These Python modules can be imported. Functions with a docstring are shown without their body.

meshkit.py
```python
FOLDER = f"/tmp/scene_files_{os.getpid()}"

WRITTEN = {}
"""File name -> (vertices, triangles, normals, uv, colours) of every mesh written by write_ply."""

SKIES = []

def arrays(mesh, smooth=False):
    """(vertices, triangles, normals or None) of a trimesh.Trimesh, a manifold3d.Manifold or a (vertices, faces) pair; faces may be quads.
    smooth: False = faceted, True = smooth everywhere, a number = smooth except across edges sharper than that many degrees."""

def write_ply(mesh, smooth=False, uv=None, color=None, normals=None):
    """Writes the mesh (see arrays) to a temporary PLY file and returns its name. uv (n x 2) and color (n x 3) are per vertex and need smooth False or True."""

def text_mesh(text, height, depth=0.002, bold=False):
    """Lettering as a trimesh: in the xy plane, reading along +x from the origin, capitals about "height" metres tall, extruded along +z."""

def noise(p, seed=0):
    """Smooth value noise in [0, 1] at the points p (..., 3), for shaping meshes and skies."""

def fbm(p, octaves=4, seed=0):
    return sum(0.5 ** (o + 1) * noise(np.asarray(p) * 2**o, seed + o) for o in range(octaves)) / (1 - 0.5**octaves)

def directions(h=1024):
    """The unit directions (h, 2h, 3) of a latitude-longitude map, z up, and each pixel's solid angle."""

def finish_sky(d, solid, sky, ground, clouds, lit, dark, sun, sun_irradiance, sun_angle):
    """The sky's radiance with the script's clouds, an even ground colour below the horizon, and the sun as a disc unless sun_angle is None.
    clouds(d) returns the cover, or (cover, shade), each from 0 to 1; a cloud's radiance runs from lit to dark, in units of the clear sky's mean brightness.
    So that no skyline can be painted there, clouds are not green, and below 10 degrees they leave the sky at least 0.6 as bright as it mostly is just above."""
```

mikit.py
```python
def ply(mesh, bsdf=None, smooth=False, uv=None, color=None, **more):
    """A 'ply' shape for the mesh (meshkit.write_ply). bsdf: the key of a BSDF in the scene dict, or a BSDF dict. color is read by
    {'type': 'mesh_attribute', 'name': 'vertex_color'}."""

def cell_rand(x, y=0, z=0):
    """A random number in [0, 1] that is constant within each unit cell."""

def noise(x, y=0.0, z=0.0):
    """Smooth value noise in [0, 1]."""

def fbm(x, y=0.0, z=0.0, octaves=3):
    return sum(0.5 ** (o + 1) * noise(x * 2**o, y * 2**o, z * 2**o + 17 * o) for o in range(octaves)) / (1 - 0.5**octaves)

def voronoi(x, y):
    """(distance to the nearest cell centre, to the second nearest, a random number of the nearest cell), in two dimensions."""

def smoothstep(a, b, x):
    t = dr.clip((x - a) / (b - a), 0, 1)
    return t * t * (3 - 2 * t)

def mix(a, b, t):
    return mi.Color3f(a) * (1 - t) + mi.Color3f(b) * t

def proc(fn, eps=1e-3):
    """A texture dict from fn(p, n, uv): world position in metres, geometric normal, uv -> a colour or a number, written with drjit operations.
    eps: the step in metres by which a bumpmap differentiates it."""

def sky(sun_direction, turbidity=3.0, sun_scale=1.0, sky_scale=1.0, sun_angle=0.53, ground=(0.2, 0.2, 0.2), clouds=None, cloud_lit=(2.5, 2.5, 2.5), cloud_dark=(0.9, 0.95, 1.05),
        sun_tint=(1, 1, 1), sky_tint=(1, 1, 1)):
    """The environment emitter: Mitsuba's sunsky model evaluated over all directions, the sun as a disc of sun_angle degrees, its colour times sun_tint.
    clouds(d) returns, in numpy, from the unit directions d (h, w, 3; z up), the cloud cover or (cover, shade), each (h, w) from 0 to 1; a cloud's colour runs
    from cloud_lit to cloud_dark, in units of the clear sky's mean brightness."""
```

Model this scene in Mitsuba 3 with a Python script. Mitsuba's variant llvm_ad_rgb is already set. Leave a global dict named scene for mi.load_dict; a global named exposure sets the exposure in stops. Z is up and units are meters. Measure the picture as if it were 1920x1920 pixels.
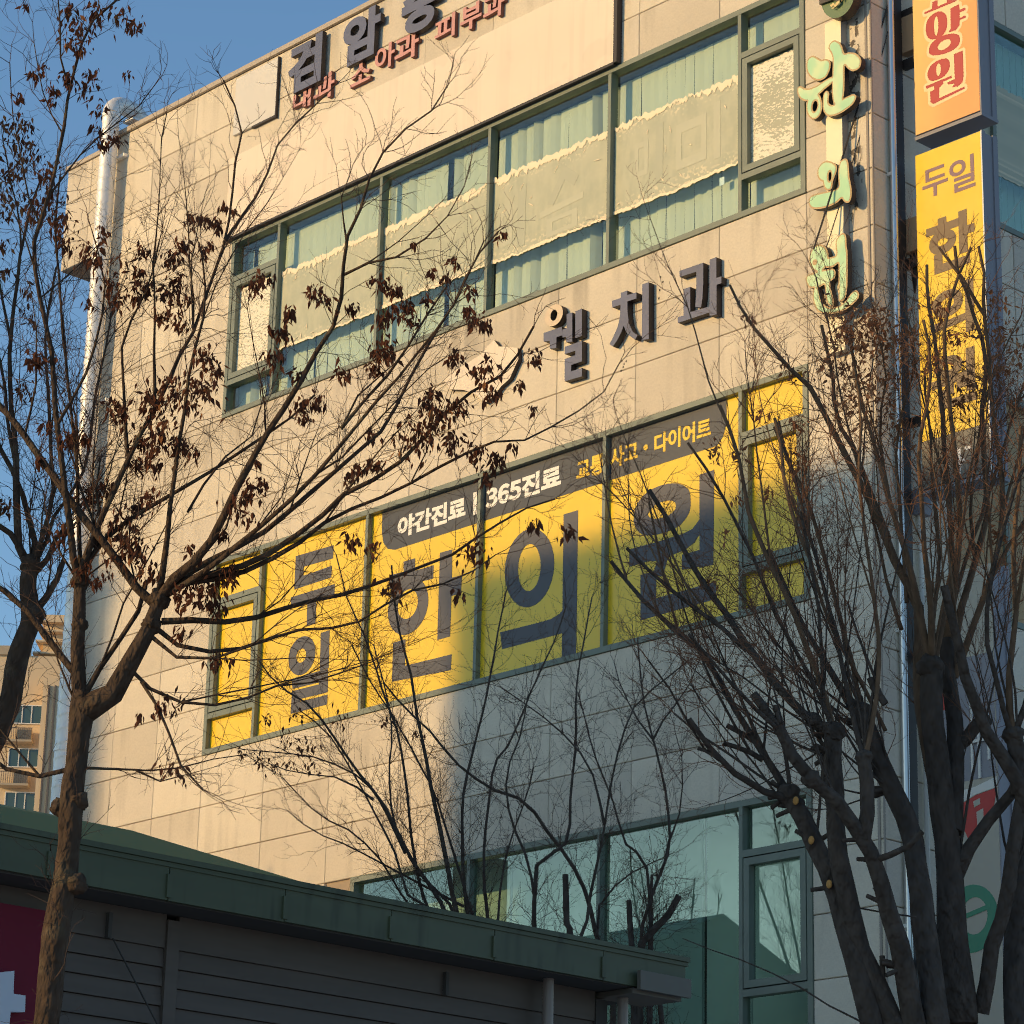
import math, numpy as np, trimesh, mitsuba as mi, drjit as dr, mikit, meshkit
from mikit import noise, fbm, voronoi, cell_rand, smoothstep, mix
from shapely.geometry import Polygon
from shapely.ops import unary_union

# ------------------------------------------------------------------ camera, sky, exposure
T = mi.ScalarTransform4f
EYE = np.array([16.4052, -17.9560, 1.6])
FWD = np.array([-0.69542251, 0.64445232, 0.31791311])
UPV = np.array([0.2159733, -0.23451116, 0.94781857])
scene, labels = {}, {}
scene['camera'] = {'type': 'perspective', 'fov': 20.17334, 'fov_axis': 'x', 'near_clip': 0.1, 'far_clip': 2000.0,
                   'to_world': T().look_at(origin=EYE.tolist(), target=(EYE + FWD * 10).tolist(), up=UPV.tolist())}
SUN = (-0.40, -1.0, 0.24)
scene['sky'] = mikit.sky(SUN, turbidity=2.6, sun_scale=0.505, sun_tint=(1.06, 1.03, 0.96), sky_scale=1.2, sky_tint=(0.70, 0.86, 1.04), ground=(0.16, 0.16, 0.16))
exposure = 2.56

# ------------------------------------------------------------------ materials
def rgb(c): return {'type': 'rgb', 'value': list(c)}
def prin(key, color, rough=0.6, spec=0.5, metal=0.0, bump=None, **more):
    b = {'type': 'principled', 'base_color': color if isinstance(color, dict) else rgb(color), 'roughness': rough, 'specular': spec, 'metallic': metal, **more}
    if bump: b = {'type': 'bumpmap', 'arbitrary': bump[0], 'scale': bump[1], 'bsdf': b}
    scene[key] = {'type': 'twosided', 'bsdf': b}
    return key

def stone_fn(base, seed):
    def f(p, n, uv):
        g = noise(p.x * 150 + seed, p.y * 150, p.z * 150)
        g2 = noise(p.x * 60, p.y * 60 + seed, p.z * 60)
        blot = fbm(p.x * 1.3 + seed * 3, p.y * 1.3, p.z * 1.3, octaves=3)
        run = fbm(p.x * 9 + 4, p.y * 9, p.z * 0.7 + seed, octaves=3)
        k = 0.96 + 0.13 * g + 0.09 * g2 + 0.16 * (blot - 0.5) - 0.12 * smoothstep(0.52, 0.80, run)
        # grime that has run down under the coping and below the sills
        low = smoothstep(16.25, 16.9, p.z) + smoothstep(12.1, 12.62, p.z) * smoothstep(12.64, 12.63, p.z)
        k = k - 0.20 * low * smoothstep(0.35, 0.7, run)
        # rust and algae specks beside the upright sign
        sp = noise(p.x * 26 + 1.7, p.z * 13, 3.1) * (0.6 + 0.4 * noise(p.x * 70, p.z * 70, 1.0))
        near = smoothstep(1.30, 1.36, p.x) * smoothstep(1.50, 1.44, p.x) * smoothstep(11.9, 12.3, p.z) * smoothstep(14.35, 14.1, p.z) * smoothstep(0.02, 0.0, p.y)
        sp = smoothstep(0.50, 0.56, sp) * near
        c = mi.Color3f(*base) * k
        return mix(c, (0.05, 0.04, 0.035), 0.85 * sp)
    return mikit.proc(f)
for i, b in enumerate([(0.595, 0.535, 0.432), (0.535, 0.48, 0.39), (0.615, 0.555, 0.448), (0.56, 0.505, 0.418)]):
    prin(f'stone_{i}', stone_fn(b, i * 7.3), 0.75, 0.25)
prin('joint', (0.36, 0.29, 0.215), 0.9, 0.1)
prin('stone_dark', (0.33, 0.29, 0.25), 0.8, 0.2)
prin('coping', (0.42, 0.36, 0.29), 0.55, 0.4)

def frame_fn(p, n, uv):
    k = 0.85 + 0.3 * fbm(p.x * 5, p.y * 5, p.z * 5)
    return mi.Color3f(0.155, 0.185, 0.150) * k
prin('frame', mikit.proc(frame_fn), 0.45, 0.5)
prin('gasket', (0.03, 0.03, 0.03), 0.7)
def yellow_fn(p, n, uv):
    k = 0.93 + 0.14 * fbm(p.x * 1.1 + 3, p.y, p.z * 0.9)
    return mi.Color3f(0.84, 0.56, 0.028) * k
prin('yellow_vinyl', mikit.proc(yellow_fn), 0.28, 0.5, bump=(mikit.proc(lambda p, n, uv: fbm(p.x * 2.2, 0.3, p.z * 1.6), eps=4e-3), 0.010))
prin('grey_vinyl', (0.072, 0.075, 0.092), 0.45, 0.4)
prin('banner_grey', (0.050, 0.055, 0.066), 0.4, 0.4)
prin('white_print', (0.80, 0.78, 0.74), 0.5)
prin('yellow_print', (0.84, 0.545, 0.03), 0.5)
def panel_fn(p, n, uv):
    k = 0.95 + 0.08 * fbm(p.x * 0.8, 2.0, p.z * 1.3) - 0.05 * smoothstep(0.62, 0.72, fbm(p.x * 2.6 + 7, 1.0, p.z * 2.6)) - 0.05 * smoothstep(0.5, 0.8, fbm(p.x * 14, 0.0, p.z * 0.6))
    return mi.Color3f(0.76, 0.655, 0.53) * k
prin('blank_panel', mikit.proc(panel_fn), 0.5, 0.4)
prin('blank_panel_grey', (0.62, 0.60, 0.56), 0.5, 0.4)
def blue_grey_fn(p, n, uv):
    k = 0.75 + 0.5 * fbm(p.x * 2.2, 0.4, p.z * 2.2)
    return mi.Color3f(0.088, 0.105, 0.185) * k
prin('letter_grey', mikit.proc(blue_grey_fn), 0.45, 0.5)
prin('letter_side', (0.028, 0.024, 0.028), 0.5, 0.4)
prin('letter_pink', (0.54, 0.26, 0.245), 0.55)
prin('letter_pink_side', (0.16, 0.06, 0.05), 0.6)
prin('letter_cream', (0.64, 0.52, 0.38), 0.6)
def mint_fn(p, n, uv):
    t = fbm(p.x * 7 + 2, 1.0, p.z * 5)
    return mix((0.38, 0.66, 0.40), (0.58, 0.72, 0.42), smoothstep(0.3, 0.75, t))
prin('mint_face', mikit.proc(mint_fn), 0.35, 0.5)
prin('mint_rim', (0.46, 0.32, 0.15), 0.45)
prin('cream_bar', (0.86, 0.76, 0.52), 0.5)
prin('bar_side', (0.30, 0.29, 0.27), 0.6)
prin('emblem_green', (0.10, 0.17, 0.075), 0.4)
prin('emblem_dark', (0.035, 0.028, 0.025), 0.5)
prin('emblem_gold', (0.60, 0.47, 0.20), 0.5)
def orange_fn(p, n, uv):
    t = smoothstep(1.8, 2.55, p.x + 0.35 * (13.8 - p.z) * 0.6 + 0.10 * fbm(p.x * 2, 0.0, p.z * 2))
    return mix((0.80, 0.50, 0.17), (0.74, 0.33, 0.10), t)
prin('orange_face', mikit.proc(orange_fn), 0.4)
prin('halo_print', (0.83, 0.62, 0.36), 0.5)
prin('red_print', (0.42, 0.03, 0.035), 0.5)
prin('purple_print', (0.20, 0.115, 0.155), 0.5)
prin('brown_print', (0.15, 0.10, 0.055), 0.5)
prin('sign_case', (0.22, 0.22, 0.25), 0.5, 0.4)
prin('sign_dark', (0.12, 0.115, 0.10), 0.5)
prin('bracket', (0.42, 0.27, 0.15), 0.7)
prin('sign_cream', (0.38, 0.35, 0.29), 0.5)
prin('shield_red', (0.42, 0.02, 0.02), 0.4)
prin('logo_green', (0.03, 0.20, 0.12), 0.4)
prin('tan_film', (0.40, 0.27, 0.13), 0.6)
prin('fixing', (0.04, 0.035, 0.03), 0.8)
# glass: tinted panes that the sun passes
scene['glass'] = {'type': 'thindielectric', 'int_ior': 1.52, 'specular_transmittance': rgb((0.90, 0.965, 0.905)), 'specular_reflectance': rgb((0.9, 1.0, 0.95))}
scene['mirror_glass'] = {'type': 'thindielectric', 'int_ior': 1.95, 'specular_transmittance': rgb((0.62, 0.78, 0.71)), 'specular_reflectance': rgb((0.82, 1.0, 0.90))}
def film_fn(p, n, uv):
    w = fbm(p.x * 5 + 1.2, 0.5, p.z * 4, octaves=3)
    s = fbm(p.x * 22, 0.2, p.z * 5, octaves=2)
    e = smoothstep(0.30, 0.47, dr.abs(p.z - 13.68) + 0.16 * (noise(p.x * 6, 1.0, p.z * 6) - 0.5) + 0.10 * (noise(p.x * 30, 2.0, p.z * 30) - 0.5))
    wr = smoothstep(0.60, 0.68, noise(p.x * 45 + 8 * w, 3.0, p.z * 38)) * (0.06 + 0.94 * e)
    c = mix((0.39, 0.415, 0.315), (0.46, 0.47, 0.355), smoothstep(0.3, 0.7, 0.6 * w + 0.4 * s))
    return mix(c, (0.80, 0.70, 0.50), 0.6 * wr)
prin('film', mikit.proc(film_fn), 0.55, 0.4)
def swirl_fn(p, n, uv):
    a = fbm(p.x * 3 + 0.3, 0.0, p.z * 3, octaves=3)
    e = smoothstep(0.20, 0.46, dr.sqrt(dr.square((p.x - 0.42) * 1.25) + dr.square(p.z - 13.66)) + 0.25 * (a - 0.5))
    e = dr.maximum(e, smoothstep(0.20, 0.46, dr.sqrt(dr.square((p.x + 7.3) * 1.25) + dr.square(p.z - 13.66)) + 0.25 * (a - 0.5)) * dr.select(p.x < -5, 1.0, 0.0))
    wr = 0.6 * noise(p.x * 34 + 9 * a, 3.0, p.z * 60 - 9 * a) + 0.4 * noise(p.x * 90, 5.0, p.z * 110)
    t = smoothstep(0.60 - 0.30 * e, 0.70 - 0.24 * e, wr)
    return mix((0.40, 0.41, 0.31), (0.80, 0.74, 0.60), t)
prin('film_swirl', mikit.proc(swirl_fn), 0.55, 0.4, bump=(mikit.proc(lambda p, n, uv: fbm(p.x * 20, 0.0, p.z * 20)), 0.01))
prin('film_edge', (0.84, 0.72, 0.52), 0.6)
prin('film_ghost', (0.46, 0.47, 0.36), 0.55)
prin('ghost_dark', (0.395, 0.415, 0.32), 0.55)
def slat_fn(p, n, uv):
    return mi.Color3f(0.56, 0.60, 0.50) * (0.93 + 0.14 * noise(p.x * 3.1, 0.0, p.z * 0.5))
prin('slat', mikit.proc(slat_fn), 0.8, 0.2)
prin('room', (0.20, 0.24, 0.28), 0.9, 0.1)
for i in range(3): prin(f'screen_{i}', ((0.62, 0.66, 0.63), (0.50, 0.55, 0.53), (0.70, 0.70, 0.64))[i], 0.9, 0.1)
prin('room_dark', (0.10, 0.12, 0.13), 0.9, 0.1)
prin('paper', (0.72, 0.82, 0.88), 0.6)
def zinc_fn(p, n, uv):
    k = 0.75 + 0.4 * fbm(p.x * 6, p.y * 6, p.z * 1.5)
    return mi.Color3f(0.86, 0.84, 0.80) * k
prin('zinc', mikit.proc(zinc_fn), 0.45, 0.5, metal=0.3)
prin('steel', (0.62, 0.62, 0.62), 0.3, metal=0.9)
prin('white_pipe', (0.66, 0.62, 0.55), 0.4)
prin('cable_black', (0.03, 0.026, 0.022), 0.6)
# low building
prin('roof_green', (0.085, 0.13, 0.05), 0.6)
def fascia_fn(p, n, uv):
    k = 0.72 + 0.42 * fbm(p.x * 3, p.y * 1.2, p.z * 5) - 0.42 * smoothstep(0.50, 0.72, fbm(p.y * 11, 0.3, p.z * 1.2))
    return mi.Color3f(0.078, 0.092, 0.050) * k
prin('fascia_green', mikit.proc(fascia_fn), 0.5, 0.4)
prin('board', mikit.proc(lambda p, n, uv: mi.Color3f(0.095, 0.074, 0.060) * (0.8 + 0.4 * fbm(p.x, p.y * 1.5, p.z * 14))), 0.65)
prin('soffit', (0.06, 0.055, 0.05), 0.8)
prin('box_cream', (0.125, 0.112, 0.092), 0.6)
prin('downpipe', (0.25, 0.21, 0.185), 0.4)
prin('magenta', (0.15, 0.005, 0.022), 0.6, 0.25)
prin('sign_white', (0.52, 0.55, 0.62), 0.5)
# trees
def bark_fn(p, n, uv):
    k = 0.55 + 0.9 * fbm(p.x * 40, p.y * 40, p.z * 14, octaves=3)
    lich = smoothstep(0.60, 0.72, fbm(p.x * 9 + 5, p.y * 9, p.z * 9))
    return mix(mi.Color3f(0.060, 0.041, 0.029) * k, mi.Color3f(0.115, 0.092, 0.06) * k, 0.6 * lich)
prin('bark', mikit.proc(bark_fn), 0.85, 0.2, bump=(mikit.proc(lambda p, n, uv: fbm(p.x * 70, p.y * 70, p.z * 30), eps=2e-3), 0.022))
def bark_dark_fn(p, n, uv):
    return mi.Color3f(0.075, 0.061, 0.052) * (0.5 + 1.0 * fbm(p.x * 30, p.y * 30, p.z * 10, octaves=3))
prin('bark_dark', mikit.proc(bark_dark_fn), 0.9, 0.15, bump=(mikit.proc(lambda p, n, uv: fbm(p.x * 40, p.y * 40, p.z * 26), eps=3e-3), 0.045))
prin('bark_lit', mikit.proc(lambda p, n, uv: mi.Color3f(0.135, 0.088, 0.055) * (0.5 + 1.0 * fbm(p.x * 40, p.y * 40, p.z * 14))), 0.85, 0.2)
prin('twig_red', (0.15, 0.075, 0.045), 0.8, 0.2)
prin('twig', (0.07, 0.042, 0.032), 0.8, 0.2)
prin('cut_wood', (0.45, 0.24, 0.07), 0.8)
for i, c in enumerate([(0.20, 0.082, 0.043), (0.13, 0.055, 0.034), (0.30, 0.135, 0.058), (0.09, 0.042, 0.03), (0.42, 0.20, 0.10), (0.34, 0.15, 0.075), (0.26, 0.115, 0.06), (0.48, 0.25, 0.13)]):
    scene[f'leaf_{i}'] = {'type': 'principledthin', 'base_color': rgb(c), 'roughness': 0.6, 'diff_trans': 0.6}
# ground, far things
prin('asphalt', mikit.proc(lambda p, n, uv: mi.Color3f(0.42, 0.40, 0.37) * (0.8 + 0.4 * noise(p.x * 9, p.y * 9))), 0.9, 0.2)
prin('flat_wall', mikit.proc(lambda p, n, uv: mi.Color3f(0.66, 0.51, 0.33) * (0.92 + 0.16 * fbm(p.x * 0.3, p.y * 0.3, p.z * 0.1))), 0.85, 0.2)
prin('flat_band', (0.42, 0.34, 0.24), 0.85)
prin('flat_frame', (0.70, 0.70, 0.68), 0.5)
prin('flat_glass', (0.045, 0.085, 0.085), 0.08, 0.7)
prin('rail', (0.12, 0.10, 0.09), 0.6)
prin('plain_wall', (0.66, 0.62, 0.56), 0.85, 0.2)

# ------------------------------------------------------------------ mesh helpers
class MB:
    def __init__(s): s.v, s.f, s.n = [], [], 0
    def add(s, v, f):
        s.v.append(np.asarray(v, float)); s.f.append(np.asarray(f, int) + s.n); s.n += len(v); return s
    def box(s, x0, x1, y0, y1, z0, z1):
        v = [[x, y, z] for x in (x0, x1) for y in (y0, y1) for z in (z0, z1)]
        return s.add(v, [[0, 1, 3], [0, 3, 2], [4, 6, 7], [4, 7, 5], [0, 4, 5], [0, 5, 1], [2, 3, 7], [2, 7, 6], [0, 2, 6], [0, 6, 4], [1, 5, 7], [1, 7, 3]])
    def mesh(s): return (np.vstack(s.v), np.vstack(s.f))
def slab(x0, x1, z0, z1, y0, y1, c=0.004, tilt=0.0):
    """upright slab facing -y with chamfered front edges"""
    t = tilt
    v = [[x0, y1, z0], [x1, y1, z0], [x1, y1, z1], [x0, y1, z1], [x0, y0 + c, z0], [x1, y0 + c, z0], [x1, y0 + c, z1], [x0, y0 + c, z1],
         [x0 + c, y0 + t, z0 + c], [x1 - c, y0 - t, z0 + c], [x1 - c, y0 - t, z1 - c], [x0 + c, y0 + t, z1 - c]]
    f = [[8, 9, 10], [8, 10, 11], [0, 2, 1], [0, 3, 2]]
    for i in range(4):
        j = (i + 1) % 4
        f += [[i, j, 4 + j], [i, 4 + j, 4 + i], [4 + i, 4 + j, 8 + j], [4 + i, 8 + j, 8 + i]]
    return np.array(v), np.array(f)
def numbered(key):
    if key not in scene and key not in used: used.add(key); return key
    i = 1
    while f'{key}_{i:03d}' in used or f'{key}_{i:03d}' in scene: i += 1
    used.add(f'{key}_{i:03d}'); return f'{key}_{i:03d}'
used = set()
def obj(name, mesh, mat, parent=None, smooth=False, **more):
    key = numbered((parent + '__' if parent else '') + name)
    scene[key] = mikit.ply(mesh, mat, smooth=smooth, **more)
    return key
def thing(name, label, cat, group=None):
    key = numbered(name); labels[key] = {'label': label, 'category': cat}
    if group: labels[key]['group'] = group
    return key
def tag(key, label=None, cat=None, group=None, kind=None):
    d = labels.setdefault(key, {})
    for k, v in (('label', label), ('category', cat), ('group', group), ('kind', kind)):
        if v: d[k] = v
    return key
def boxm(*a): return MB().box(*a).mesh()
def polys(data):
    out = []
    for rings in data:
        r = [np.array(q, float).reshape(-1, 2) / 1000 for q in rings]
        out.append(Polygon(r[0], r[1:]).buffer(0))
    return unary_union(out)
def extrude(poly, yf, depth, parts='both'):
    """polygon in x, z; front face at y = yf, back at yf + depth"""
    ms = MB()
    for g in getattr(poly, 'geoms', [poly]):
        if g.is_empty or g.area < 1e-6: continue
        m = trimesh.creation.extrude_polygon(g, depth, engine='earcut')
        v = np.asarray(m.vertices); ms.add(np.stack([v[:, 0], yf + depth - v[:, 2], v[:, 1]], 1), m.faces)
    v, f = ms.mesh()
    if parts == 'both': return v, f
    n = np.cross(v[f[:, 1]] - v[f[:, 0]], v[f[:, 2]] - v[f[:, 0]])
    n /= np.linalg.norm(n, axis=1, keepdims=True) + 1e-12
    front = n[:, 1] < -0.7
    return v, f[front] if parts == 'front' else f[~front]
def tube(pts, radii, sides=8, cap=True, seed=0, rough=0.0):
    p = np.asarray(pts, float); r = np.broadcast_to(np.asarray(radii, float), (len(p),))
    t = np.gradient(p, axis=0); t /= np.linalg.norm(t, axis=1, keepdims=True) + 1e-12
    a = np.cross(t[0], [0.31, 0.17, 0.93]); 
    if np.linalg.norm(a) < 1e-3: a = np.cross(t[0], [1, 0, 0])
    A = []
    for i in range(len(p)):
        a = a - t[i] * (a @ t[i]); a /= np.linalg.norm(a) + 1e-12; A.append(a)
    A = np.array(A); B = np.cross(t, A); an = np.arange(sides) * 2 * np.pi / sides
    R = r[:, None] * np.ones((1, sides))
    ring = np.cos(an)[None, :, None] * A[:, None] + np.sin(an)[None, :, None] * B[:, None]
    if rough:
        q = p[:, None] + ring * 0.05
        R = R * (1 + rough * 2 * (meshkit.fbm(q * 14 + seed, 3) - 0.5)) 
    v = (p[:, None] + ring * R[:, :, None]).reshape(-1, 3)
    i = np.arange((len(p) - 1) * sides).reshape(-1, sides); j = np.roll(i, -1, axis=1)
    f = np.concatenate([np.stack([i, j, j + sides], -1).reshape(-1, 3), np.stack([i, j + sides, i + sides], -1).reshape(-1, 3)])
    if cap:
        v = np.vstack([v, p[:1], p[-1:]]); n0 = len(v) - 2; e = (len(p) - 1) * sides; k = np.arange(sides); k2 = (k + 1) % sides
        f = np.vstack([f, np.stack([k2, k, k * 0 + n0], 1), np.stack([e + k, e + k2, k * 0 + n0 + 1], 1)])
    return v, f

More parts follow.
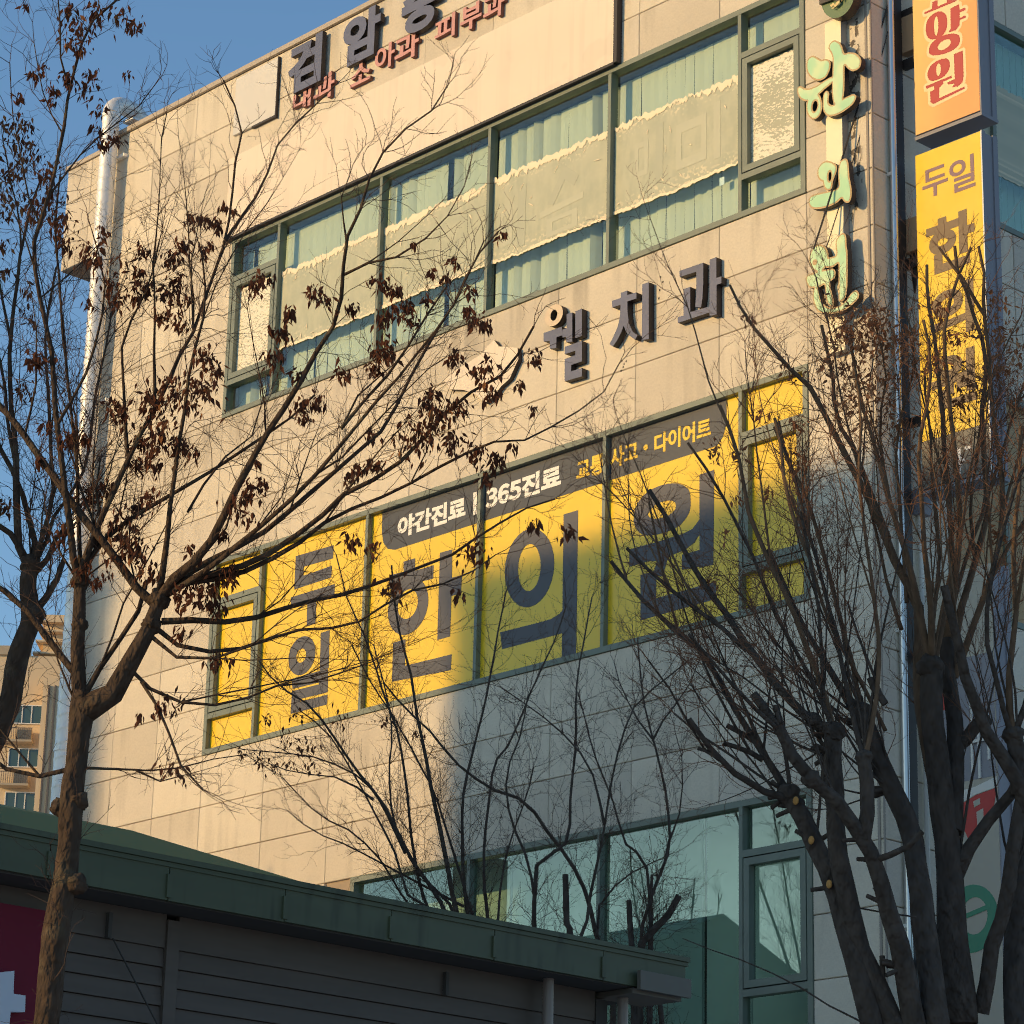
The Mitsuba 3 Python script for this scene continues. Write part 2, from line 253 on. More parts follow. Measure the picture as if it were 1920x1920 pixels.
# ------------------------------------------------------------------ data traced in metres (letter outlines in mm on the wall, limbs x y z r in mm)
LETTERS={
'du':[[[-5684,10303,-5679,10170,-5977,10170,-5972,9931,-6112,9930,-6120,10169,-6394,10200,-6402,10305]],[[-5731,10735,-5730,10590,-6212,10601,-6205,10502,-5743,10514,-5744,10387,-6352,10380,-6352,10748]]],
'il':[[[-5863,9406,-5874,9814,-5731,9816,-5721,9412,-5849,9406,-5730,9407,-5718,9152,-6160,9160,-6158,9130,-5716,9129,-5721,9024,-6307,9026,-6304,9269,-5862,9264,-5864,9284,-6297,9291,-6324,9403]],[[-5986,9501,-6018,9467,-6058,9441,-6103,9424,-6152,9417,-6201,9421,-6249,9435,-6293,9458,-6331,9490,-6360,9529,-6380,9572,-6389,9619,-6387,9666,-6374,9710,-6351,9751,-6318,9785,-6278,9811,-6232,9828,-6183,9834,-6133,9830,-6085,9816,-6042,9792,-6005,9760,-5976,9721,-5956,9678,-5947,9632,-5950,9586,-5963,9541],[-6120,9676,-6133,9688,-6149,9696,-6166,9701,-6184,9703,-6202,9700,-6218,9694,-6233,9685,-6244,9673,-6253,9658,-6258,9642,-6258,9625,-6255,9608,-6248,9593,-6237,9579,-6224,9567,-6208,9559,-6191,9554,-6173,9552,-6155,9555,-6139,9561,-6124,9570,-6113,9582,-6104,9597,-6100,9613,-6099,9630,-6102,9646,-6109,9662]]],
'han':[[[-4528,9213,-3830,9200,-3841,9041,-4715,9082,-4719,9488,-4530,9488]],[[-4263,9649,-4309,9602,-4364,9565,-4427,9541,-4495,9531,-4563,9536,-4629,9556,-4689,9589,-4741,9635,-4781,9690,-4807,9752,-4819,9818,-4815,9885,-4796,9949,-4762,10006,-4715,10055,-4706,10061,-4811,10065,-4806,10214,-4601,10205,-4607,10313,-4431,10313,-4424,10180,-4144,10177,-4145,10038,-4313,10045,-4282,10017,-4243,9961,-4217,9900,-4206,9834,-4211,9769,-4230,9706],[-4403,9949,-4428,9973,-4458,9990,-4491,10001,-4525,10004,-4559,9999,-4591,9987,-4619,9968,-4643,9943,-4659,9913,-4669,9881,-4671,9846,-4665,9812,-4652,9780,-4632,9751,-4606,9727,-4576,9710,-4543,9699,-4509,9696,-4475,9701,-4443,9714,-4415,9733,-4393,9758,-4376,9787,-4366,9820,-4364,9854,-4370,9888,-4383,9920]],[[-3866,9989,-3715,9985,-3728,9800,-3863,9802,-3865,9388,-4053,9387,-4056,10288,-3872,10285]]],
'ui':[[[-2633,9281,-2439,9283,-2332,9309,-2287,9338,-2296,10291,-2100,10288,-2092,9010,-2096,8677,-2281,8678,-2285,9113,-3108,9114,-3145,9289]],[[-2478,9592,-2530,9533,-2593,9491,-2664,9466,-2740,9461,-2817,9475,-2891,9508,-2958,9559,-3015,9625,-3059,9702,-3088,9788,-3100,9877,-3095,9966,-3072,10048,-3033,10121,-2979,10180,-2915,10223,-2842,10247,-2765,10251,-2688,10235,-2614,10200,-2548,10147,-2492,10081,-2449,10003,-2422,9918,-2411,9831,-2417,9744,-2440,9663],[-2636,9998,-2662,10038,-2693,10068,-2726,10089,-2762,10097,-2797,10094,-2830,10079,-2859,10052,-2883,10016,-2900,9972,-2910,9922,-2913,9869,-2907,9816,-2893,9765,-2873,9718,-2847,9679,-2816,9649,-2782,9629,-2747,9621,-2712,9625,-2679,9640,-2650,9667,-2627,9703,-2610,9746,-2600,9795,-2597,9848,-2603,9901,-2616,9952]]],
'won':[[[-1065,9206,-319,9213,-319,9049,-1259,9037,-1265,9471,-1094,9470,-1055,9559,-1154,9581,-1410,9580,-1413,9749,-1071,9744,-735,9750,-611,9770,-526,9842,-528,10270,-345,10273,-354,9376,-524,9383,-525,9704,-582,9637,-706,9590,-912,9573,-983,9396,-1062,9424]],[[-526,9394,-740,9408,-741,9553,-527,9551]],[[-1352,10107,-1344,10128,-1333,10148,-1300,10186,-1279,10204,-1231,10236,-1177,10259,-1117,10273,-1052,10280,-987,10281,-918,10275,-884,10270,-822,10256,-768,10235,-720,10209,-682,10180,-669,10166,-652,10137,-643,10104,-636,10038,-638,9986,-644,9961,-653,9939,-666,9919,-683,9899,-726,9865,-777,9839,-807,9830,-841,9822,-877,9817,-951,9812,-1061,9814,-1136,9822,-1200,9837,-1248,9858,-1285,9886,-1315,9916,-1327,9932,-1346,9967,-1357,10004,-1359,10024,-1360,10065],[-1163,10011,-1145,9997,-1122,9984,-1077,9970,-1014,9963,-939,9964,-899,9971,-881,9977,-849,9993,-827,10010,-822,10021,-820,10044,-828,10067,-835,10076,-855,10092,-883,10104,-920,10112,-968,10117,-1025,10117,-1051,10115,-1075,10110,-1096,10103,-1117,10093,-1152,10069,-1174,10046,-1177,10037,-1176,10028]]],
'banner':[[[-4969,10953,-196,10970,-193,10778,-203,10652,-242,10559,-314,10495,-4751,10470,-4860,10505,-4931,10583,-4962,10693]]],
't_night':[[[-4169,10702,-4152,10715,-4141,10730,-4136,10743,-4136,10751,-4193,10752,-4193,10788,-4030,10787,-4030,10752,-4087,10751,-4086,10740,-4076,10722,-4055,10706,-4020,10693,-4041,10660,-4075,10671,-4092,10680,-4111,10697,-4118,10688,-4148,10667,-4110,10667,-4109,10618,-3966,10618,-3963,10582,-4159,10582,-4159,10663,-4180,10656,-4199,10678,-4199,10691]],[[-4497,10654,-4497,10577,-4546,10577,-4546,10805,-4497,10805,-4497,10753,-4457,10753,-4457,10716,-4497,10716,-4497,10692,-4457,10691,-4429,10698,-4391,10717,-4367,10738,-4360,10753,-4448,10753,-4448,10789,-4305,10789,-4309,10753,-4320,10728,-4338,10705,-4358,10689,-4384,10674,-4397,10670,-4373,10670,-4373,10618,-4228,10618,-4228,10582,-4420,10582,-4420,10661,-4434,10656,-4448,10660,-4457,10678,-4457,10655]],[[-3883,10657,-3919,10659,-3919,10742,-3770,10743,-3770,10754,-3919,10754,-3919,10790,-3723,10790,-3721,10707,-3870,10707,-3870,10694,-3715,10693,-3718,10657,-3754,10657,-3754,10639,-3693,10639,-3693,10602,-3947,10602,-3947,10639,-3883,10639],[-3835,10657,-3835,10640,-3802,10639,-3802,10657]],[[-4696,10762,-4676,10779,-4653,10788,-4628,10789,-4602,10782,-4580,10766,-4569,10749,-4563,10730,-4561,10689,-4570,10661,-4579,10649,-4592,10637,-4612,10627,-4627,10624,-4655,10625,-4674,10632,-4688,10642,-4699,10656,-4707,10671,-4712,10689,-4712,10723,-4708,10737],[-4659,10677,-4648,10665,-4633,10662,-4624,10665,-4614,10677,-4607,10704,-4611,10730,-4620,10745,-4633,10751,-4649,10748,-4657,10739,-4662,10730,-4666,10710,-4664,10692]],[[-4202,10742,-4202,10706,-4239,10706,-4239,10633,-4287,10633,-4287,10805,-4239,10805,-4239,10743]],[[-4019,10633,-4019,10805,-3972,10805,-3972,10633]]],
't_bar':[[[-3585,10808,-3530,10807,-3525,10575,-3578,10570]]],
't_365':[[[-2852,10709,-2834,10722,-2822,10738,-2817,10752,-2817,10760,-2879,10760,-2879,10798,-2703,10797,-2703,10760,-2764,10759,-2763,10748,-2752,10729,-2729,10712,-2692,10699,-2715,10665,-2751,10676,-2769,10686,-2790,10704,-2798,10694,-2830,10673,-2789,10673,-2788,10622,-2633,10622,-2630,10584,-2841,10584,-2841,10668,-2864,10661,-2885,10683,-2885,10697]],[[-3028,10653,-3012,10640,-3003,10637,-2988,10634,-2972,10635,-2958,10642,-2953,10647,-2948,10660,-2951,10678,-2956,10686,-2969,10693,-2988,10694,-3010,10684,-3024,10684,-3046,10695,-3037,10793,-2904,10793,-2904,10753,-2988,10753,-2991,10730,-2981,10732,-2953,10730,-2929,10723,-2909,10709,-2899,10696,-2894,10680,-2894,10651,-2904,10628,-2912,10618,-2935,10603,-2967,10595,-2993,10595,-3017,10599,-3036,10606,-3065,10623,-3058,10639,-3043,10653]],[[-3202,10762,-3179,10783,-3148,10794,-3115,10796,-3086,10788,-3059,10772,-3067,10756,-3088,10740,-3109,10753,-3121,10756,-3131,10756,-3143,10753,-3152,10747,-3159,10738,-3165,10720,-3135,10727,-3101,10723,-3074,10708,-3059,10683,-3058,10647,-3070,10622,-3088,10606,-3108,10598,-3124,10595,-3154,10596,-3176,10603,-3194,10616,-3210,10636,-3218,10659,-3222,10704,-3215,10737],[-3148,10636,-3135,10633,-3124,10635,-3116,10642,-3110,10656,-3110,10668,-3116,10682,-3123,10687,-3140,10689,-3152,10686,-3165,10676,-3162,10651,-3156,10643]],[[-3370,10658,-3342,10640,-3319,10634,-3298,10636,-3286,10645,-3283,10650,-3283,10660,-3287,10668,-3295,10674,-3307,10678,-3351,10681,-3351,10718,-3325,10718,-3309,10720,-3294,10728,-3291,10735,-3291,10744,-3294,10750,-3304,10755,-3321,10756,-3339,10751,-3361,10736,-3394,10767,-3358,10787,-3325,10796,-3289,10794,-3264,10786,-3250,10776,-3238,10761,-3235,10735,-3246,10711,-3259,10700,-3252,10698,-3233,10679,-3228,10662,-3228,10647,-3237,10625,-3258,10606,-3277,10599,-3300,10595,-3327,10595,-3354,10600,-3377,10610,-3398,10625,-3391,10639]],[[-2544,10662,-2583,10664,-2583,10751,-2422,10751,-2422,10762,-2583,10762,-2583,10800,-2371,10800,-2369,10714,-2530,10714,-2530,10700,-2362,10700,-2366,10662,-2405,10662,-2405,10644,-2339,10643,-2339,10605,-2613,10605,-2613,10643,-2544,10644],[-2492,10662,-2492,10644,-2457,10643,-2457,10662]],[[-2691,10637,-2691,10815,-2640,10816,-2640,10637]]],
't_acc':[[[-2087,10701,-2056,10701,-2056,10637,-2042,10637,-2042,10701,-2011,10701,-2011,10637,-1949,10637,-1949,10606,-2128,10606,-2128,10637,-2087,10637]],[[-1397,10720,-1397,10654,-1315,10654,-1315,10626,-1490,10626,-1490,10654,-1427,10654,-1427,10720]],[[-1920,10690,-1920,10784,-1782,10784,-1782,10755,-1888,10755,-1888,10753,-1788,10753,-1788,10724,-1888,10724,-1889,10720,-1781,10719,-1781,10690,-1836,10690,-1836,10687,-1762,10686,-1762,10657,-1831,10657,-1813,10654,-1793,10644,-1782,10628,-1782,10609,-1794,10593,-1813,10584,-1844,10580,-1873,10581,-1891,10584,-1910,10593,-1921,10609,-1921,10628,-1911,10644,-1891,10654,-1866,10657,-1941,10657,-1941,10686,-1868,10687,-1868,10690],[-1839,10609,-1822,10612,-1816,10615,-1813,10619,-1823,10626,-1839,10629,-1877,10627,-1886,10624,-1889,10620,-1887,10615,-1877,10611]],[[-1491,10696,-1521,10696,-1521,10600,-1552,10600,-1552,10800,-1521,10800,-1521,10725,-1491,10724]],[[-2005,10649,-1999,10695,-1999,10741,-2111,10741,-2111,10771,-1968,10771,-1968,10701,-1975,10647]],[[-1636,10709,-1629,10734,-1629,10783,-1598,10783,-1598,10733,-1593,10712,-1579,10688,-1564,10675,-1556,10671,-1553,10661,-1566,10644,-1575,10644,-1601,10667,-1613,10689,-1627,10665,-1639,10651,-1661,10637,-1678,10664,-1661,10673,-1649,10686]],[[-1371,10665,-1364,10719,-1364,10753,-1473,10753,-1473,10780,-1333,10781,-1333,10725,-1340,10663]],[[-562,10624,-562,10652,-385,10652,-385,10624]],[[-710,10781,-696,10785,-684,10785,-671,10782,-656,10771,-643,10750,-639,10729,-614,10729,-613,10800,-582,10800,-582,10600,-613,10600,-614,10701,-639,10701,-641,10684,-651,10662,-664,10649,-683,10642,-706,10644,-717,10650,-727,10661,-736,10678,-741,10704,-740,10732,-734,10755,-726,10768],[-693,10671,-686,10671,-676,10679,-669,10696,-667,10716,-671,10741,-680,10753,-687,10756,-697,10754,-704,10747,-710,10729,-710,10698,-707,10686,-702,10677]],[[-797,10800,-766,10800,-766,10600,-797,10600]],[[-1071,10753,-1072,10675,-1035,10676,-991,10681,-988,10660,-988,10798,-957,10800,-957,10727,-927,10726,-929,10698,-957,10698,-957,10600,-988,10600,-988,10653,-1030,10647,-1101,10646,-1101,10781,-1004,10781,-1006,10753]],[[-1204,10729,-1190,10721,-1184,10708,-1184,10694,-1188,10685,-1196,10677,-1205,10672,-1218,10672,-1227,10677,-1235,10685,-1239,10695,-1238,10713,-1231,10723,-1219,10729]],[[-896,10776,-880,10784,-862,10785,-846,10781,-829,10765,-818,10741,-816,10728,-816,10699,-818,10687,-827,10666,-840,10650,-860,10642,-875,10642,-892,10648,-909,10665,-914,10677,-920,10698,-920,10728,-918,10741,-909,10762],[-871,10671,-864,10671,-854,10678,-846,10697,-845,10725,-847,10734,-852,10746,-859,10754,-865,10756,-873,10755,-883,10747,-890,10726,-888,10693,-883,10681]],[[-510,10743,-410,10743,-410,10715,-510,10715,-510,10701,-404,10700,-404,10672,-541,10672,-541,10783,-406,10783,-406,10755,-510,10755]]],
'wel_ring':[[[-2238,12293,-2247,12269,-2262,12248,-2281,12230,-2305,12217,-2332,12209,-2360,12207,-2389,12210,-2416,12218,-2441,12232,-2462,12250,-2478,12272,-2488,12296,-2492,12321,-2490,12346,-2481,12370,-2466,12391,-2446,12409,-2422,12422,-2395,12430,-2367,12432,-2338,12429,-2311,12420,-2286,12406,-2265,12388,-2250,12367,-2240,12343,-2236,12318],[-2315,12331,-2325,12354,-2343,12371,-2364,12377,-2384,12371,-2401,12355,-2406,12345,-2410,12320,-2405,12295,-2399,12284,-2381,12267,-2371,12263,-2350,12263,-2340,12267,-2323,12283,-2315,12305]]],
'wel':[[[-1960,11729,-2108,11731,-2106,11665,-1958,11661,-1956,11574,-2194,11586,-2198,11816,-2053,11817,-2054,11863,-2199,11868,-2201,11944,-1965,11941]],[[-2236,12077,-2238,12132,-2179,12133,-2183,12280,-2106,12275,-2099,11970,-2183,11986,-2185,12043,-2235,12051,-2236,12074,-2321,12078,-2320,11965,-2409,11982,-2412,12065,-2499,12082,-2502,12171,-2246,12167]],[[-1966,11993,-2060,11994,-2064,12275,-1973,12277]]],
'chi':[[[-1078,12290,-1070,11712,-1160,11727,-1164,12293]],[[-1362,12287,-1361,12240,-1240,12233,-1239,12170,-1359,12175,-1355,12072,-1334,11942,-1282,11842,-1219,11791,-1251,11755,-1325,11815,-1370,11867,-1404,11939,-1436,11880,-1487,11815,-1545,11766,-1592,11804,-1540,11863,-1482,11955,-1454,12055,-1449,12166,-1560,12171,-1565,12240,-1446,12235,-1447,12289]]],
'gwa':[[[-625,11823,-627,12088,-542,12085,-540,11832,-296,11818,-297,12285,-213,12284,-213,12077,-150,12074,-150,12006,-209,12009,-209,11713,-295,11725,-297,11759,-695,11768,-699,11825]],[[-377,12279,-377,12065,-386,11929,-404,11840,-477,11864,-465,11980,-465,12214,-677,12223,-681,12286]]],
's_han':[[[1223,13441,1230,13427,1232,13413,1222,13346,1225,13328,1238,13310,1249,13300,1267,13292,1291,13288,1284,13298,1276,13320,1266,13377,1264,13448,1266,13510,1238,13498,1175,13478,1132,13458,1112,13451,1121,13439,1132,13419,1144,13372,1148,13320,1146,13296,1141,13278,1134,13262,1124,13249,1111,13237,1094,13227,1068,13220,1041,13226,1024,13234,1000,13256,980,13284,970,13307,961,13345,959,13376,964,13405,973,13432,949,13440,925,13454,902,13472,883,13493,869,13514,859,13537,852,13568,853,13586,857,13601,865,13610,877,13615,890,13615,903,13610,938,13578,965,13563,998,13552,1037,13547,1096,13550,1160,13564,1241,13576,1264,13575,1271,13572,1277,13692,1276,13752,1269,13783,1257,13813,1234,13855,1229,13879,1231,13891,1237,13901,1251,13916,1270,13925,1296,13927,1311,13922,1328,13911,1356,13888,1369,13872,1392,13825,1406,13773,1417,13753,1424,13748,1432,13746,1461,13745,1472,13743,1510,13727,1536,13714,1557,13697,1576,13676,1598,13645,1605,13628,1609,13612,1607,13588,1603,13570,1595,13555,1590,13549,1577,13541,1560,13537,1536,13536,1513,13538,1489,13551,1446,13591,1424,13628,1420,13630,1416,13626,1413,13593,1412,13489,1408,13403,1401,13341,1391,13309,1411,13313,1444,13316,1493,13317,1517,13313,1529,13304,1543,13286,1546,13275,1540,13257,1517,13228,1492,13211,1451,13196,1404,13184,1346,13176,1302,13176,1256,13183,1219,13195,1202,13207,1189,13221,1166,13256,1156,13288,1153,13325,1158,13407,1162,13425,1170,13443,1185,13456,1200,13458,1210,13455],[1093,13365,1087,13385,1082,13393,1070,13402,1056,13401,1044,13390,1035,13372,1032,13349,1034,13327,1038,13317,1048,13303,1062,13299,1069,13301,1081,13312,1090,13331,1092,13342]],[[1057,13860,1135,13792,1153,13784,1193,13777,1203,13773,1228,13757,1246,13735,1252,13718,1253,13699,1250,13672,1244,13654,1230,13628,1212,13605,1197,13593,1188,13588,1152,13583,1124,13585,1098,13593,1071,13606,1034,13633,1014,13655,996,13679,976,13714,967,13747,964,13791,968,13824,979,13845,989,13855,1001,13861,1016,13866,1033,13867,1049,13864]]],
's_ui':[[[1415,12717,1425,12709,1434,12696,1442,12667,1448,12614,1451,12531,1469,12443,1475,12397,1476,12357,1473,12333,1462,12303,1452,12289,1447,12285,1433,12283,1419,12285,1406,12291,1378,12318,1367,12342,1359,12348,1346,12344,1320,12329,1297,12323,1234,12316,1179,12318,1118,12325,1067,12337,1024,12354,1013,12361,996,12376,985,12394,978,12411,975,12428,975,12445,979,12460,986,12471,1005,12485,1026,12489,1069,12487,1278,12458,1300,12459,1320,12465,1327,12475,1330,12494,1323,12558,1323,12615,1329,12653,1338,12686,1353,12711,1368,12719,1395,12722]],[[1230,12753,1260,12733,1293,12703,1309,12679,1313,12657,1306,12628,1272,12565,1261,12539,1252,12492,1248,12485,1237,12476,1214,12471,1207,12472,1193,12478,1179,12489,1163,12508,1150,12541,1149,12565,1145,12577,1110,12603,1099,12618,1090,12636,1081,12666,1081,12695,1085,12714,1093,12730,1114,12752,1137,12766,1157,12771,1184,12771,1204,12766],[1246,12614,1242,12633,1236,12646,1229,12650,1224,12649,1214,12633,1210,12603,1213,12574,1223,12558,1231,12558,1241,12574,1245,12593]]],
's_won':[[[1085,11568,1092,11545,1101,11487,1119,11435,1134,11411,1157,11388,1199,11357,1230,11345,1266,11339,1317,11339,1344,11344,1368,11353,1391,11365,1448,11414,1478,11428,1497,11431,1505,11431,1520,11422,1537,11400,1542,11377,1539,11360,1535,11352,1529,11344,1510,11329,1458,11304,1404,11286,1355,11279,1298,11278,1239,11283,1199,11291,1162,11302,1114,11323,1075,11349,1055,11372,1041,11399,1025,11442,1015,11486,1012,11527,1018,11564,1027,11582,1033,11588,992,11599,975,11609,967,11616,949,11644,935,11682,933,11710,939,11722,950,11731,966,11736,989,11739,1061,11735,1039,11748,1018,11767,1000,11791,987,11819,979,11848,976,11878,979,11907,988,11933,1002,11956,1020,11973,1042,11985,1066,11990,1091,11989,1116,11981,1140,11967,1161,11948,1179,11924,1192,11896,1200,11867,1201,11830,1267,11821,1284,11827,1291,11840,1291,11853,1285,11889,1283,11938,1286,11961,1291,11970,1312,11994,1335,12009,1361,12015,1369,12014,1382,12009,1397,11991,1404,11972,1407,11943,1408,11876,1416,11837,1418,11801,1417,11643,1411,11509,1401,11428,1389,11396,1369,11375,1357,11371,1345,11370,1329,11373,1319,11378,1312,11388,1310,11396,1309,11468,1315,11725,1312,11736,1309,11739,1295,11738,1265,11726,1241,11725,1212,11728,1184,11735,1174,11739,1164,11748,1158,11743,1134,11730,1208,11721,1245,11712,1267,11698,1277,11679,1280,11664,1279,11644,1270,11618,1263,11613,1229,11600,1223,11594,1219,11576,1222,11527,1246,11440,1254,11397,1256,11364,1251,11353,1246,11351,1233,11352,1213,11362,1192,11378,1180,11398,1171,11427,1164,11464,1157,11515,1155,11562,1153,11574,1148,11582,1141,11587,1133,11587,1101,11579,1072,11580]]],
's_han_face':[[[1209,13432,1216,13413,1206,13339,1208,13328,1215,13314,1233,13292,1254,13280,1289,13272,1302,13277,1306,13284,1306,13292,1298,13306,1291,13324,1282,13378,1280,13448,1282,13512,1276,13523,1264,13526,1233,13513,1169,13492,1127,13473,1105,13466,1099,13461,1096,13454,1096,13446,1117,13413,1128,13369,1132,13320,1128,13290,1124,13276,1113,13260,1087,13241,1068,13236,1054,13238,1039,13244,1019,13259,1005,13274,994,13292,982,13324,977,13347,975,13376,979,13400,989,13429,987,13439,980,13446,955,13454,935,13467,913,13484,896,13503,883,13522,874,13543,869,13561,868,13583,874,13597,884,13600,891,13598,921,13571,959,13548,994,13536,1036,13531,1098,13534,1163,13548,1227,13559,1253,13561,1271,13556,1280,13559,1285,13565,1287,13571,1293,13692,1292,13753,1284,13789,1271,13820,1248,13861,1245,13878,1250,13893,1260,13902,1274,13909,1293,13911,1311,13904,1328,13892,1344,13877,1356,13863,1377,13819,1396,13756,1405,13742,1418,13734,1428,13731,1467,13728,1503,13713,1527,13700,1546,13685,1564,13666,1579,13646,1590,13623,1593,13611,1592,13591,1582,13564,1576,13558,1565,13554,1536,13552,1512,13556,1490,13570,1458,13601,1436,13637,1428,13644,1420,13646,1411,13644,1404,13636,1401,13629,1397,13593,1396,13489,1392,13404,1385,13344,1376,13312,1376,13304,1382,13295,1391,13293,1434,13299,1506,13299,1514,13296,1526,13284,1529,13275,1526,13265,1506,13239,1485,13225,1446,13211,1387,13197,1345,13192,1303,13192,1259,13199,1227,13210,1207,13225,1190,13246,1177,13272,1170,13302,1171,13373,1178,13420,1183,13434,1191,13441,1201,13442],[1109,13366,1101,13392,1095,13403,1085,13412,1075,13418,1062,13419,1051,13416,1040,13410,1024,13389,1017,13362,1016,13337,1019,13323,1030,13299,1040,13290,1053,13284,1063,13283,1073,13285,1085,13293,1095,13304,1105,13325,1108,13340]],[[1049,13847,1127,13779,1148,13768,1196,13759,1217,13745,1232,13728,1236,13715,1237,13700,1232,13668,1225,13652,1211,13630,1201,13616,1189,13607,1163,13600,1139,13600,1116,13604,1092,13613,1067,13628,1035,13655,1017,13676,996,13710,985,13740,980,13770,981,13801,984,13819,988,13831,995,13839,1007,13847,1032,13851]]],
's_ui_face':[[[1407,12703,1419,12689,1426,12664,1432,12614,1435,12529,1454,12440,1459,12396,1460,12358,1457,12337,1451,12318,1442,12301,1428,12300,1410,12308,1391,12327,1376,12356,1362,12364,1347,12362,1314,12344,1294,12338,1233,12332,1180,12334,1121,12341,1072,12353,1032,12368,1009,12387,994,12416,991,12430,991,12443,999,12461,1006,12467,1018,12471,1052,12472,1101,12467,1277,12442,1311,12444,1330,12453,1338,12462,1345,12482,1346,12496,1339,12559,1338,12587,1342,12638,1350,12671,1357,12689,1368,12702,1387,12706]],[[1222,12739,1251,12721,1281,12693,1294,12673,1297,12658,1291,12634,1257,12572,1261,12592,1261,12616,1257,12638,1249,12655,1240,12664,1225,12666,1214,12661,1203,12647,1196,12628,1194,12603,1196,12579,1202,12560,1212,12546,1224,12541,1238,12543,1249,12553,1243,12534,1237,12498,1229,12490,1215,12487,1207,12489,1196,12496,1176,12516,1166,12545,1162,12578,1150,12594,1121,12615,1113,12626,1099,12660,1096,12685,1100,12709,1106,12721,1124,12740,1143,12751,1158,12755,1187,12754]]],
's_won_face':[[[1071,11559,1076,11542,1086,11482,1099,11442,1112,11415,1133,11389,1160,11364,1191,11343,1207,11336,1244,11326,1283,11323,1319,11324,1348,11329,1375,11339,1400,11352,1457,11401,1483,11413,1497,11415,1510,11410,1522,11393,1526,11377,1521,11360,1511,11349,1490,11336,1439,11314,1386,11299,1336,11294,1279,11295,1223,11303,1167,11317,1121,11337,1086,11361,1069,11381,1050,11419,1036,11461,1028,11502,1028,11526,1033,11559,1039,11572,1048,11584,1047,11594,1040,11602,999,11614,985,11622,973,11634,963,11651,950,11685,948,11701,950,11710,954,11715,962,11719,989,11723,1063,11719,1072,11723,1077,11731,1077,11739,1073,11746,1048,11761,1030,11778,1014,11800,1002,11824,995,11851,992,11878,995,11903,1003,11926,1015,11945,1030,11960,1048,11970,1067,11974,1088,11973,1110,11967,1131,11954,1149,11937,1165,11916,1177,11891,1184,11865,1186,11827,1190,11819,1198,11814,1268,11805,1285,11809,1294,11814,1301,11822,1307,11836,1308,11848,1302,11882,1299,11926,1300,11947,1305,11962,1322,11982,1341,11994,1361,11999,1373,11995,1383,11984,1390,11958,1392,11875,1401,11822,1403,11770,1400,11602,1395,11511,1388,11447,1382,11419,1375,11404,1360,11389,1350,11386,1331,11389,1325,11399,1325,11468,1331,11726,1327,11743,1316,11754,1300,11756,1262,11742,1242,11741,1214,11744,1189,11750,1171,11762,1162,11764,1124,11743,1118,11733,1120,11722,1128,11715,1192,11708,1230,11700,1252,11691,1258,11684,1262,11675,1263,11647,1257,11628,1218,11611,1209,11601,1203,11576,1203,11553,1207,11524,1234,11422,1240,11383,1240,11367,1227,11372,1210,11383,1199,11396,1191,11416,1175,11501,1171,11564,1168,11579,1160,11593,1147,11602,1133,11603,1098,11595,1066,11594,1058,11587,1056,11577,1059,11570]]],
'emblem':[[[1557,14298,1554,14266,1547,14236,1535,14208,1518,14183,1498,14162,1475,14145,1449,14132,1421,14124,1391,14121,1361,14124,1330,14131,1301,14143,1273,14160,1247,14182,1224,14207,1204,14235,1189,14265,1177,14297,1171,14330,1169,14363,1171,14395,1179,14426,1191,14454,1208,14480,1228,14501,1252,14518,1278,14531,1307,14539,1337,14541,1367,14538,1398,14531,1427,14518,1455,14500,1481,14479,1503,14454,1523,14426,1538,14395,1549,14364,1555,14331]]],
'emblem_dark':[[[1200,14515,1455,14483,1446,14299,1404,14255,1322,14306,1168,14319,1169,14425]]],
'emblem_mark':[[[1339,14234,1381,14263,1416,14265,1410,14237,1362,14215,1355,14221,1338,14209,1309,14225,1353,14222]],[[1357,14247,1315,14233,1298,14259,1339,14269]],[[1451,14267,1436,14242,1428,14306,1447,14349]]],
